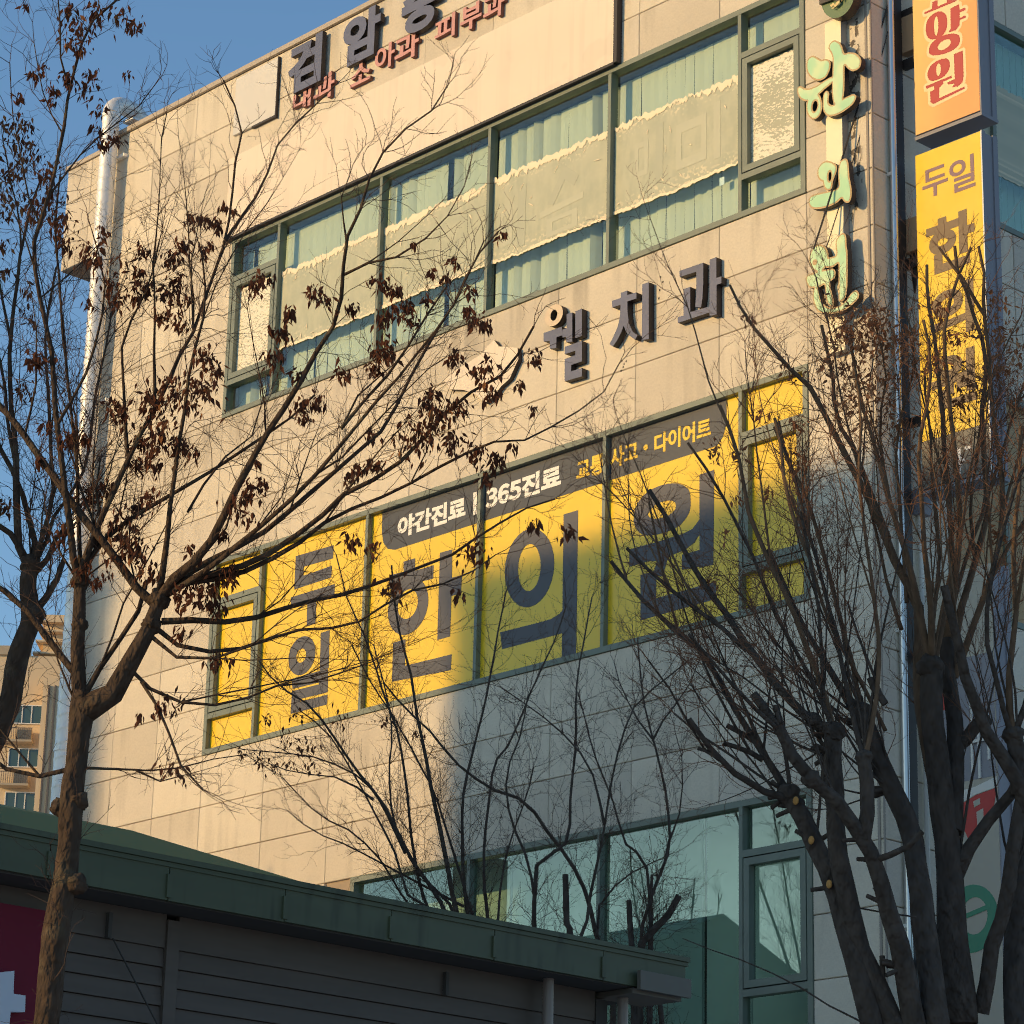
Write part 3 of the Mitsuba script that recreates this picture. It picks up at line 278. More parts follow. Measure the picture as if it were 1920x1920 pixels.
'yoyang':[[[2127,13401,2126,13382,2080,13355,2077,13255,2360,13271,2363,13250,2012,13222,1980,13250,1978,13354,2023,13357,2025,13396,1936,13397,1932,13425,2222,13427,2224,13404]],[[2342,13323,2292,13297,2223,13311,2254,13337,2180,13354,2171,13375,2255,13382,2253,13625,2352,13626,2354,13380]],[[1975,13588,1992,13605,2003,13612,2030,13622,2059,13627,2088,13630,2121,13628,2163,13619,2173,13613,2188,13600,2202,13574,2206,13540,2203,13515,2199,13505,2187,13485,2170,13467,2148,13453,2135,13448,2104,13443,2072,13441,2032,13444,2008,13450,1988,13459,1974,13472,1960,13496,1953,13518,1952,13532,1956,13548,1963,13568],[2096,13583,2085,13596,2080,13598,2073,13597,2062,13586,2054,13566,2051,13540,2053,13513,2060,13491,2064,13483,2076,13476,2082,13477,2093,13488,2101,13508,2104,13521,2103,13561]],[[1984,13795,1998,13815,2009,13824,2038,13838,2065,13847,2035,13852,2007,13862,1985,13877,1967,13897,1955,13924,1948,13959,1947,13995,1955,14040,1967,14066,1975,14077,1999,14094,2016,14101,2053,14110,2088,14111,2118,14101,2132,14093,2157,14074,2174,14052,2180,14039,2186,14012,2189,13955,2182,13912,2177,13900,2163,13879,2144,13861,2130,13854,2171,13850,2227,13839,2260,13827,2298,13806,2313,13791,2321,13775,2325,13747,2322,13724,2313,13703,2305,13694,2282,13681,2251,13671,2214,13666,2169,13666,2119,13672,2075,13680,2028,13696,2005,13708,1983,13726,1977,13738,1976,13753,1978,13773],[2197,13794,2167,13802,2151,13803,2118,13797,2104,13791,2083,13775,2077,13765,2075,13755,2077,13745,2082,13736,2090,13727,2116,13715,2148,13712,2180,13717,2206,13731,2215,13740,2221,13749,2223,13759,2222,13769,2217,13779],[2082,14050,2073,14069,2067,14072,2062,14070,2051,14053,2043,14021,2039,13980,2041,13938,2047,13905,2051,13893,2056,13885,2062,13882,2067,13884,2078,13901,2088,13953,2088,14016]],[[2385,14038,2399,14021,2392,14009,2331,14010,2329,13953,2383,13962,2400,13947,2394,13935,2330,13935,2321,13882,2280,13853,2200,13860,2226,13890,2229,14088,2327,14095,2330,14035]],[[2086,14227,2087,14162,2190,14163,2196,14212,2251,14209,2250,14160,2300,14162,2296,14136,1942,14141,1937,14160,2021,14162,2030,14230]],[[1991,14417,2013,14439,2026,14447,2043,14453,2083,14459,2105,14459,2148,14454,2169,14447,2215,14428,2254,14403,2267,14390,2275,14375,2280,14360,2280,14326,2270,14286,2256,14266,2236,14251,2222,14246,2186,14241,2143,14241,2102,14248,2083,14254,2046,14271,2029,14282,2002,14304,1984,14327,1974,14353,1974,14378,1977,14390],[2170,14386,2142,14398,2126,14399,2096,14395,2082,14389,2070,14381,2062,14371,2056,14360,2054,14348,2055,14337,2060,14325,2069,14315,2079,14306,2108,14295,2139,14294,2167,14304,2179,14312,2188,14321,2193,14332,2195,14344,2194,14356,2189,14367,2181,14378]]],
'yoyang_halo':[[[1952,13604,1974,13627,1992,13638,2023,13649,2057,13655,2017,13670,1980,13692,1961,13709,1954,13720,1950,13734,1949,13763,1954,13793,1967,13822,1986,13841,1968,13854,1955,13866,1943,13883,1934,13899,1923,13936,1919,13975,1919,13998,1924,14033,1935,14067,1955,14097,1974,14112,1939,14113,1924,14119,1915,14132,1909,14157,1909,14165,1915,14177,1928,14187,1997,14190,2004,14240,2010,14249,2018,14256,1983,14283,1959,14315,1947,14347,1945,14364,1947,14385,1957,14415,1969,14434,1994,14460,2015,14473,2037,14480,2080,14487,2107,14487,2153,14481,2180,14474,2229,14452,2270,14425,2291,14404,2301,14385,2307,14365,2309,14341,2305,14306,2300,14288,2288,14262,2276,14247,2262,14234,2272,14227,2277,14218,2279,14189,2307,14189,2317,14184,2324,14176,2328,14160,2320,14123,2339,14121,2351,14110,2355,14099,2357,14064,2386,14066,2397,14063,2405,14058,2421,14039,2427,14027,2427,14017,2423,14007,2413,13990,2402,13983,2420,13966,2427,13954,2427,13939,2417,13920,2409,13912,2399,13908,2354,13907,2347,13874,2344,13867,2337,13859,2304,13836,2327,13819,2343,13796,2351,13769,2352,13734,2345,13704,2335,13686,2321,13671,2289,13654,2360,13653,2373,13644,2379,13632,2382,13377,2369,13315,2363,13305,2357,13299,2374,13296,2382,13288,2386,13281,2391,13249,2390,13241,2384,13232,2376,13225,2365,13223,2014,13194,2002,13195,1993,13201,1959,13231,1953,13244,1950,13353,1954,13369,1930,13370,1916,13378,1909,13390,1904,13423,1908,13439,1918,13449,1929,13453,1954,13453,1934,13486,1928,13504,1924,13525,1925,13544,1929,13558,1938,13581]]],
'y_duil':[[[2436,12429,2436,12345,2258,12345,2257,12322,2447,12321,2447,12289,2217,12289,2217,12375,2396,12375,2397,12396,2215,12397,2215,12429]],[[2150,12462,2147,12431,2026,12430,2025,12334,1987,12334,1986,12431,1865,12431,1865,12462]],[[2180,12559,2205,12579,2242,12590,2281,12588,2314,12576,2337,12552,2345,12532,2345,12501,2331,12474,2306,12454,2277,12445,2234,12445,2200,12457,2175,12482,2167,12505,2167,12528],[2213,12496,2228,12483,2248,12477,2266,12477,2286,12483,2297,12492,2305,12508,2305,12525,2299,12539,2286,12550,2267,12556,2246,12556,2224,12548,2213,12538,2206,12522,2208,12504]],[[2397,12434,2397,12602,2436,12602,2436,12434]],[[1941,12577,1940,12521,2114,12520,2114,12490,1901,12490,1901,12609,2111,12609,2109,12578]]],
'y_hanuiwon':[[[2039,10605,2000,10618,1964,10650,1949,10692,1957,10730,1968,10751,1993,10773,2018,10786,2064,10797,2136,10797,2177,10788,2229,10758,2251,10719,2251,10676,2226,10634,2189,10612,2288,10619,2288,10814,2383,10819,2383,10423,2289,10428,2288,10473,2185,10473,2185,10538,2154,10535,2153,10442,2077,10442,2077,10402,2395,10402,2395,10326,1984,10326,1984,10501,2059,10501,2058,10530,1919,10528,1906,10605],[2288,10545,2288,10548,2249,10544],[2064,10674,2099,10668,2124,10670,2147,10678,2159,10692,2159,10703,2147,10718,2117,10726,2087,10726,2062,10720,2043,10704,2046,10687]],[[2142,11133,2299,11145,2299,11442,2393,11442,2393,10960,2299,10960,2299,11078,2204,11065,2070,11057,1925,11057,1912,11130]],[[2009,11388,2074,11408,2144,11408,2208,11388,2251,11356,2272,11318,2276,11267,2268,11242,2247,11210,2202,11179,2153,11165,2084,11162,2016,11179,1971,11211,1946,11252,1942,11303,1960,11348],[2056,11251,2089,11237,2116,11235,2138,11239,2171,11258,2179,11271,2181,11292,2172,11311,2150,11327,2123,11335,2095,11335,2068,11327,2047,11312,2040,11300,2042,11267]],[[2118,12104,2122,12045,2249,12045,2249,11968,2155,11968,2195,11941,2220,11892,2217,11842,2194,11804,2143,11772,2098,11762,2067,11764,2068,11670,2366,11669,2366,11589,1976,11589,1975,11773,2005,11773,1981,11781,1941,11815,1923,11865,1931,11912,1969,11958,1990,11968,1895,11968,1895,12045,2027,12045,2027,12104],[2058,11840,2085,11840,2117,11851,2128,11865,2128,11878,2121,11891,2103,11902,2086,11906,2058,11906,2037,11900,2022,11888,2017,11875,2022,11858,2037,11846]],[[2344,11947,2421,11946,2421,11867,2344,11866,2343,11701,2251,11701,2251,12104,2343,12104]]],
'y_white':[[[2096,9682,2048,9681,2043,9715,2092,9716]],[[2205,9855,2257,9834,2251,9808,2213,9805,2200,9693,2162,9690,2158,9942,2208,9938]],[[2085,9800,2040,9805,2039,9833,2081,9833]],[[2249,9904,2241,9938,2326,9933,2327,9901]],[[2026,9902,2023,9943,2066,9946,2071,9907]]],
'geom':[[[-6762,16518,-6649,16556,-6574,16597,-6530,16636,-6501,16687,-6718,16687,-6718,16783,-6364,16783,-6380,16674,-6294,16674,-6293,16820,-6171,16820,-6171,16207,-6644,16207,-6644,16449,-6677,16437,-6716,16437],[-6294,16472,-6294,16574,-6430,16575,-6430,16580,-6483,16528,-6559,16481,-6585,16472],[-6523,16375,-6523,16304,-6294,16305,-6295,16375]]],
'am':[[[-5803,16595,-5798,16654,-5765,16713,-5714,16750,-5637,16772,-5557,16768,-5487,16743,-5432,16691,-5412,16622,-5420,16563,-5450,16514,-5500,16477,-5566,16459,-5384,16459,-5384,16805,-5267,16805,-5267,16669,-5174,16668,-5174,16572,-5266,16571,-5267,16205,-5719,16205,-5719,16459,-5654,16459,-5738,16492,-5778,16530],[-5602,16304,-5386,16302,-5385,16364,-5601,16365],[-5681,16631,-5678,16589,-5673,16579,-5659,16568,-5621,16553,-5592,16553,-5564,16562,-5542,16580,-5532,16598,-5530,16615,-5543,16650,-5556,16661,-5581,16672,-5623,16674,-5650,16666,-5673,16648]]],
'jung':[[[-4823,16483,-4823,16588,-4773,16588,-4807,16654,-4698,16678,-4637,16705,-4601,16735,-4773,16735,-4773,16837,-4267,16837,-4267,16736,-4438,16734,-4414,16711,-4370,16687,-4335,16676,-4239,16660,-4267,16588,-4220,16588,-4220,16483,-4463,16482,-4463,16477,-4421,16472,-4359,16454,-4306,16413,-4287,16375,-4287,16317,-4323,16260,-4394,16225,-4485,16210,-4594,16214,-4671,16232,-4721,16261,-4757,16318,-4752,16389,-4712,16438,-4652,16465,-4581,16476,-4581,16482],[-4407,16588,-4448,16604,-4511,16648,-4521,16660,-4559,16626,-4634,16588],[-4639,16350,-4635,16334,-4597,16318,-4559,16312,-4485,16312,-4446,16318,-4417,16329,-4403,16346,-4413,16360,-4443,16372,-4478,16378,-4565,16378,-4600,16372,-4631,16359]]],
'pink':[[[[-6515,16007,-6515,16233,-6461,16233,-6461,16145,-6432,16144,-6430,16238,-6377,16238,-6377,15994,-6430,15994,-6431,16114,-6461,16113,-6461,16007]],[[-6695,16210,-6641,16210,-6641,16086,-6608,16086,-6523,16093,-6516,16063,-6591,16055,-6695,16054]]],[[[-6324,16042,-6331,16081,-6254,16081,-6254,16171,-6200,16171,-6199,16083,-6084,16089,-6082,16062,-6082,16287,-6028,16287,-6027,16165,-5972,16164,-5972,16126,-6028,16125,-6028,15978,-6082,15978,-6082,16054,-6191,16044]],[[-6310,16218,-6310,16254,-6108,16254,-6108,16178,-6119,16106,-6171,16109,-6162,16168,-6160,16216]]],[[[-5695,15953,-5695,15991,-5553,15991,-5552,16061,-5501,16061,-5501,15991,-5355,15991,-5355,15953]],[[-5683,16070,-5674,16081,-5641,16088,-5609,16102,-5577,16125,-5567,16136,-5556,16155,-5551,16204,-5499,16202,-5499,16164,-5494,16149,-5467,16117,-5431,16096,-5407,16087,-5366,16078,-5389,16041,-5432,16051,-5461,16063,-5490,16079,-5515,16100,-5526,16114,-5558,16082,-5611,16054,-5665,16041]]],[[[-5066,16278,-5016,16278,-5016,16166,-4961,16166,-4961,16129,-5016,16128,-5016,15983,-5066,15983]],[[-5287,16128,-5287,16173,-5283,16191,-5267,16222,-5242,16244,-5215,16255,-5183,16257,-5152,16248,-5125,16228,-5111,16206,-5103,16182,-5101,16128,-5113,16092,-5123,16077,-5140,16061,-5164,16049,-5182,16046,-5217,16047,-5240,16056,-5269,16082,-5281,16105],[-5240,16157,-5238,16131,-5232,16109,-5223,16097,-5214,16089,-5202,16084,-5186,16084,-5174,16089,-5165,16097,-5157,16109,-5148,16147,-5153,16184,-5167,16207,-5177,16214,-5189,16218,-5205,16217,-5215,16212,-5228,16198,-5235,16185]]],[[[-4953,16029,-4960,16070,-4876,16071,-4876,16165,-4818,16165,-4817,16073,-4693,16079,-4689,16050,-4689,16287,-4631,16287,-4631,16159,-4570,16158,-4570,16118,-4631,16117,-4631,15962,-4689,15962,-4689,16042,-4808,16031]],[[-4937,16215,-4937,16253,-4718,16253,-4718,16173,-4730,16097,-4786,16100,-4776,16162,-4775,16213]]],[[[-4045,15979,-4045,16256,-3993,16256,-3993,15979]],[[-4306,16044,-4313,16078,-4263,16079,-4263,16193,-4304,16194,-4304,16227,-4078,16228,-4075,16194,-4116,16193,-4116,16084,-4058,16086,-4055,16055,-4170,16046],[-4211,16079,-4169,16080,-4169,16193,-4210,16194]]],[[[-3909,16050,-3909,16086,-3578,16086,-3578,16050,-3718,16050,-3718,15953,-3770,15953,-3770,16050]],[[-3869,16245,-3819,16245,-3818,16206,-3670,16206,-3669,16245,-3618,16245,-3618,16106,-3869,16106],[-3819,16145,-3670,16144,-3669,16168,-3818,16169]]],[[[-3547,16008,-3553,16046,-3483,16047,-3483,16135,-3434,16135,-3433,16049,-3329,16055,-3327,16028,-3327,16248,-3278,16248,-3278,16129,-3227,16128,-3227,16091,-3278,16090,-3278,15946,-3327,15946,-3327,16021,-3426,16010]],[[-3533,16181,-3533,16217,-3350,16217,-3350,16142,-3361,16071,-3408,16074,-3399,16132,-3398,16179]]]],
'logo':[[[-3966,12080,-3859,12136,-3692,12154,-3419,12206,-3335,12267,-3237,12308,-3163,12219,-2892,12129,-2874,12006,-2994,11832,-3118,11783,-3214,11705,-3348,11667,-3489,11797,-3666,11891,-3887,11954]]],
}
LIMBS={
'LT':[[8685,-12752,2763,43,8681,-12756,2930,41,8682,-12755,3049,43,8683,-12754,3168,44,8689,-12748,3281,42,8697,-12739,3399,38,8700,-12736,3525,38,8698,-12738,3634,39,8701,-12735,3729,37,8704,-12732,3813,36,8706,-12729,3935,39,8711,-12723,4017,43],[8709,-12725,3935,30,8688,-12739,4067,26,8675,-12746,4252,23,8671,-12750,4406,21],[8712,-12723,3963,48,8783,-12676,3996,38,8853,-12641,4130,31,8897,-12610,4238,26,8911,-12595,4330,23],[8672,-12750,4396,14,8672,-12776,4450,13,8688,-12829,4627,11,8686,-12865,4783,10,8664,-12896,4971,9,8639,-12910,5167,9,8622,-12921,5259,8,8586,-12958,5443,7,8579,-12980,5570,7,8605,-12977,5677,7,8645,-12970,5787,6,8699,-12979,5969,6,8734,-12988,6123,5,8767,-12979,6268,5,8787,-12963,6355,4,8842,-12898,6464,4,8862,-12866,6553,4],[8673,-12749,4406,9,8656,-12745,4472,8,8593,-12747,4836,6,8587,-12785,5053,5,8593,-12824,5205,5,8598,-12850,5306,5,8598,-12885,5528,4,8575,-12900,5697,4,8554,-12882,5887,3],[8676,-12759,4422,14,8725,-12750,4538,12,8795,-12726,4698,10,8848,-12696,4851,9,8908,-12642,5022,8,8943,-12606,5172,7,8974,-12575,5263,6,9015,-12545,5445,6,9062,-12523,5603,5,9085,-12527,5728,4,9114,-12537,5883,4,9138,-12540,5995,3,9126,-12572,6090,3,9108,-12605,6166,3],[9058,-12526,5593,7,9077,-12478,5693,5,9102,-12427,5789,5,9132,-12355,6028,3,9178,-12295,6116,3,9247,-12214,6246,2],[8895,-12653,4994,7,8904,-12684,5303,4,8886,-12693,5502,4,8881,-12684,5607,3,8850,-12664,5859,2,8828,-12655,6040,2,8830,-12642,6116,2],[8833,-12705,4823,7,8797,-12715,5050,5,8785,-12721,5261,4,8846,-12675,5454,3,8878,-12666,5613,2],[8909,-12598,4326,12,8975,-12627,4463,10,9036,-12663,4626,8,9082,-12680,4765,7,9125,-12695,4938,6,9157,-12701,5087,5,9175,-12698,5146,5,9209,-12700,5288,4,9221,-12731,5429,3],[8911,-12595,4330,19,8979,-12601,4376,17,9136,-12588,4450,15,9248,-12595,4563,13,9328,-12590,4668,12,9397,-12572,4772,10,9458,-12546,4865,10,9522,-12521,4972,9,9595,-12503,5086,8,9651,-12492,5151,7,9691,-12512,5230,7,9724,-12533,5293,6,9766,-12563,5368,6,9811,-12567,5411,5,9861,-12580,5470,5,9901,-12594,5527,4,9948,-12599,5585,4,10031,-12578,5658,3,10110,-12536,5708,3,10169,-12502,5808,2],[9717,-12526,5278,5,9790,-12510,5308,4,9850,-12488,5284,4,9993,-12439,5340,3,10064,-12413,5390,2,10137,-12392,5500,2],[9768,-12562,5364,4,9774,-12582,5421,3,9782,-12605,5506,2,9808,-12597,5575,2],[8913,-12593,4336,14,8950,-12552,4399,12,9025,-12467,4477,11,9118,-12359,4557,9,9211,-12243,4700,8,9284,-12148,4825,7,9369,-12038,4973,6,9454,-11933,5273,5,9513,-11870,5434,4,9573,-11807,5636,3,9613,-11763,5712,3],[8916,-12591,4340,12,9070,-12568,4377,10,9265,-12542,4457,8,9500,-12496,4588,7,9664,-12462,4730,6,9798,-12432,4850,5,9904,-12409,4937,4,9988,-12396,5009,4,10094,-12383,5101,3,10231,-12389,5278,2],[9678,-12476,4772,7,9736,-12412,4889,5,9780,-12364,4970,5,9818,-12324,5059,4,9856,-12286,5171,4,9896,-12245,5266,3],[8917,-12589,4340,14,8970,-12579,4377,13,9170,-12501,4401,11,9289,-12449,4437,10,9459,-12370,4541,8,9526,-12339,4612,8,9654,-12263,4680,7,9761,-12207,4773,6,9877,-12161,4899,5,9989,-12107,4960,5,10046,-12078,4981,4,10080,-12077,5046,4,10129,-12067,5122,4],[8919,-12587,4336,12,8973,-12568,4372,11,9158,-12475,4391,9,9314,-12381,4466,8,9451,-12275,4585,6,9594,-12148,4669,5,9718,-12051,4757,5,9837,-11973,4817,4,9962,-11898,4819,3,10039,-11860,4871,3,10160,-11795,4938,2,10223,-11770,5047,2],[8920,-12585,4253,12,8948,-12542,4266,11,9003,-12457,4265,10,9067,-12351,4279,9,9124,-12241,4329,8,9176,-12125,4382,7,9204,-12057,4403,7,9297,-11825,4525,5,9356,-11701,4599,5,9410,-11604,4688,4,9481,-11506,4774,3,9561,-11413,4827,3],[8905,-12601,4234,10,8925,-12570,4210,9,8966,-12510,4165,8,9055,-12395,4167,7,9112,-12330,4201,6,9219,-12229,4245,5,9320,-12146,4248,5,9366,-12110,4266,4,9443,-12053,4325,4,9506,-12003,4372,4,9616,-11897,4413,3,9694,-11804,4502,2],[8892,-12611,4207,9,8910,-12600,4183,8,8976,-12552,4126,6,9047,-12495,4112,5,9106,-12446,4142,4,9162,-12396,4165,4],[8837,-12649,4100,8,8869,-12610,4048,7,8928,-12540,3997,6,9004,-12452,3979,5,9100,-12343,4011,4,9145,-12293,4050,4,9215,-12215,4060,3,9300,-12121,4102,3,9370,-12044,4145,2],[8867,-12612,4051,6,8923,-12593,3969,5,8973,-12568,3917,5,8995,-12572,3841,4,9029,-12564,3761,4,9063,-12544,3719,4,9110,-12513,3666,3],[8712,-12723,3765,6,8796,-12607,3769,4,8861,-12510,3771,3,8890,-12461,3784,3,8940,-12355,3826,2,8980,-12254,3856,2],[8819,-12576,3766,4,8847,-12519,3739,3,8882,-12459,3746,2,8917,-12400,3791,2,8941,-12364,3794,1],[8700,-12736,3764,9,8643,-12779,3747,8,8564,-12843,3734,8,8505,-12897,3778,7,8457,-12953,3835,7],[8905,-12602,4308,16,8873,-12636,4340,15,8777,-12726,4514,13,8661,-12803,4677,13,8442,-12897,4975,11,8371,-12930,5062,11,8294,-12975,5149,11],[8692,-12735,4064,12,8680,-12743,4086,12,8602,-12805,4198,11,8537,-12862,4302,10,8470,-12931,4382,9,8421,-12987,4422,9],[8711,-12723,4017,11,8722,-12707,4068,10,8779,-12632,4225,8,8810,-12599,4318,8,8825,-12588,4411,7],[8695,-12749,4457,11,8736,-12687,4576,8,8838,-12565,4696,7,8964,-12444,4812,6,9102,-12331,4929,5,9148,-12294,4973,4,9225,-12230,5074,4],[9061,-12610,4596,5,9068,-12585,4638,5,9078,-12522,4778,4,9123,-12421,4888,3,9124,-12378,5020,2],[9139,-12585,4446,5,9179,-12545,4512,4,9200,-12525,4641,3,9232,-12490,4735,3],[8671,-12750,4406,7,8707,-12732,4477,6,8735,-12724,4586,4,8724,-12746,4677,4,8725,-12742,4830,3],[8668,-12890,4920,7,8725,-12864,5028,5,8765,-12845,5119,5,8807,-12834,5285,4,8817,-12843,5436,3,8789,-12889,5608,2],[8641,-12965,5770,5,8641,-12921,5846,4,8644,-12865,5946,3,8671,-12780,6059,3,8718,-12695,6157,2,8753,-12646,6256,2],[8735,-12988,6117,4,8749,-13039,6196,3,8777,-13073,6296,3,8798,-13110,6439,2],[8785,-12965,6345,3,8817,-12948,6412,2,8819,-12967,6488,2],[8600,-12976,5659,5,8577,-13025,5771,3,8570,-13055,5905,3,8555,-13091,6040,2,8548,-13116,6240,2],[8699,-12979,5969,3,8606,-13000,6117,2,8541,-13004,6284,2,8490,-13009,6470,1]],
'FT':[[7432,-12338,3956,48,7476,-12290,4119,46,7504,-12260,4222,44,7520,-12243,4305,42,7527,-12236,4428,40,7542,-12220,4532,38,7555,-12206,4623,36,7540,-12221,4742,32,7544,-12217,4826,30],[7542,-12220,4815,18,7525,-12253,4885,16,7518,-12270,4932,15,7522,-12306,5209,12,7502,-12343,5493,9,7487,-12361,5712,8,7490,-12357,5728,8,7495,-12353,5913,7,7503,-12351,6098,6,7530,-12337,6285,5,7553,-12324,6381,4],[7547,-12214,4826,14,7541,-12201,4909,12,7495,-12224,5049,11,7464,-12244,5152,10,7407,-12311,5307,9,7384,-12352,5389,8],[7550,-12211,4826,12,7601,-12195,5004,9,7621,-12196,5140,8,7616,-12216,5259,7,7614,-12233,5407,7,7594,-12266,5710,5,7601,-12263,5887,5,7612,-12257,6020,4],[7552,-12208,4826,10,7572,-12179,4914,8,7586,-12152,5046,7,7634,-12086,5180,6,7643,-12065,5292,6,7639,-12046,5540,5,7645,-12019,5769,4,7649,-11999,5954,3],[7544,-12217,4822,14,7534,-12245,4864,12,7511,-12297,4942,11,7477,-12350,4979,10],[7522,-12305,5204,8,7502,-12343,5362,7,7488,-12367,5533,6,7454,-12405,5708,6],[7491,-12356,5712,6,7412,-12360,5912,5,7348,-12373,6108,4],[7503,-12351,6091,5,7477,-12361,6255,3,7441,-12387,6396,3,7406,-12419,6582,2],[7549,-12212,4784,14,7585,-12160,4873,11,7596,-12139,4961,9,7632,-12094,4996,8],[7560,-12201,4637,18,7578,-12174,4682,15,7601,-12138,4769,12,7613,-12117,4856,10]],
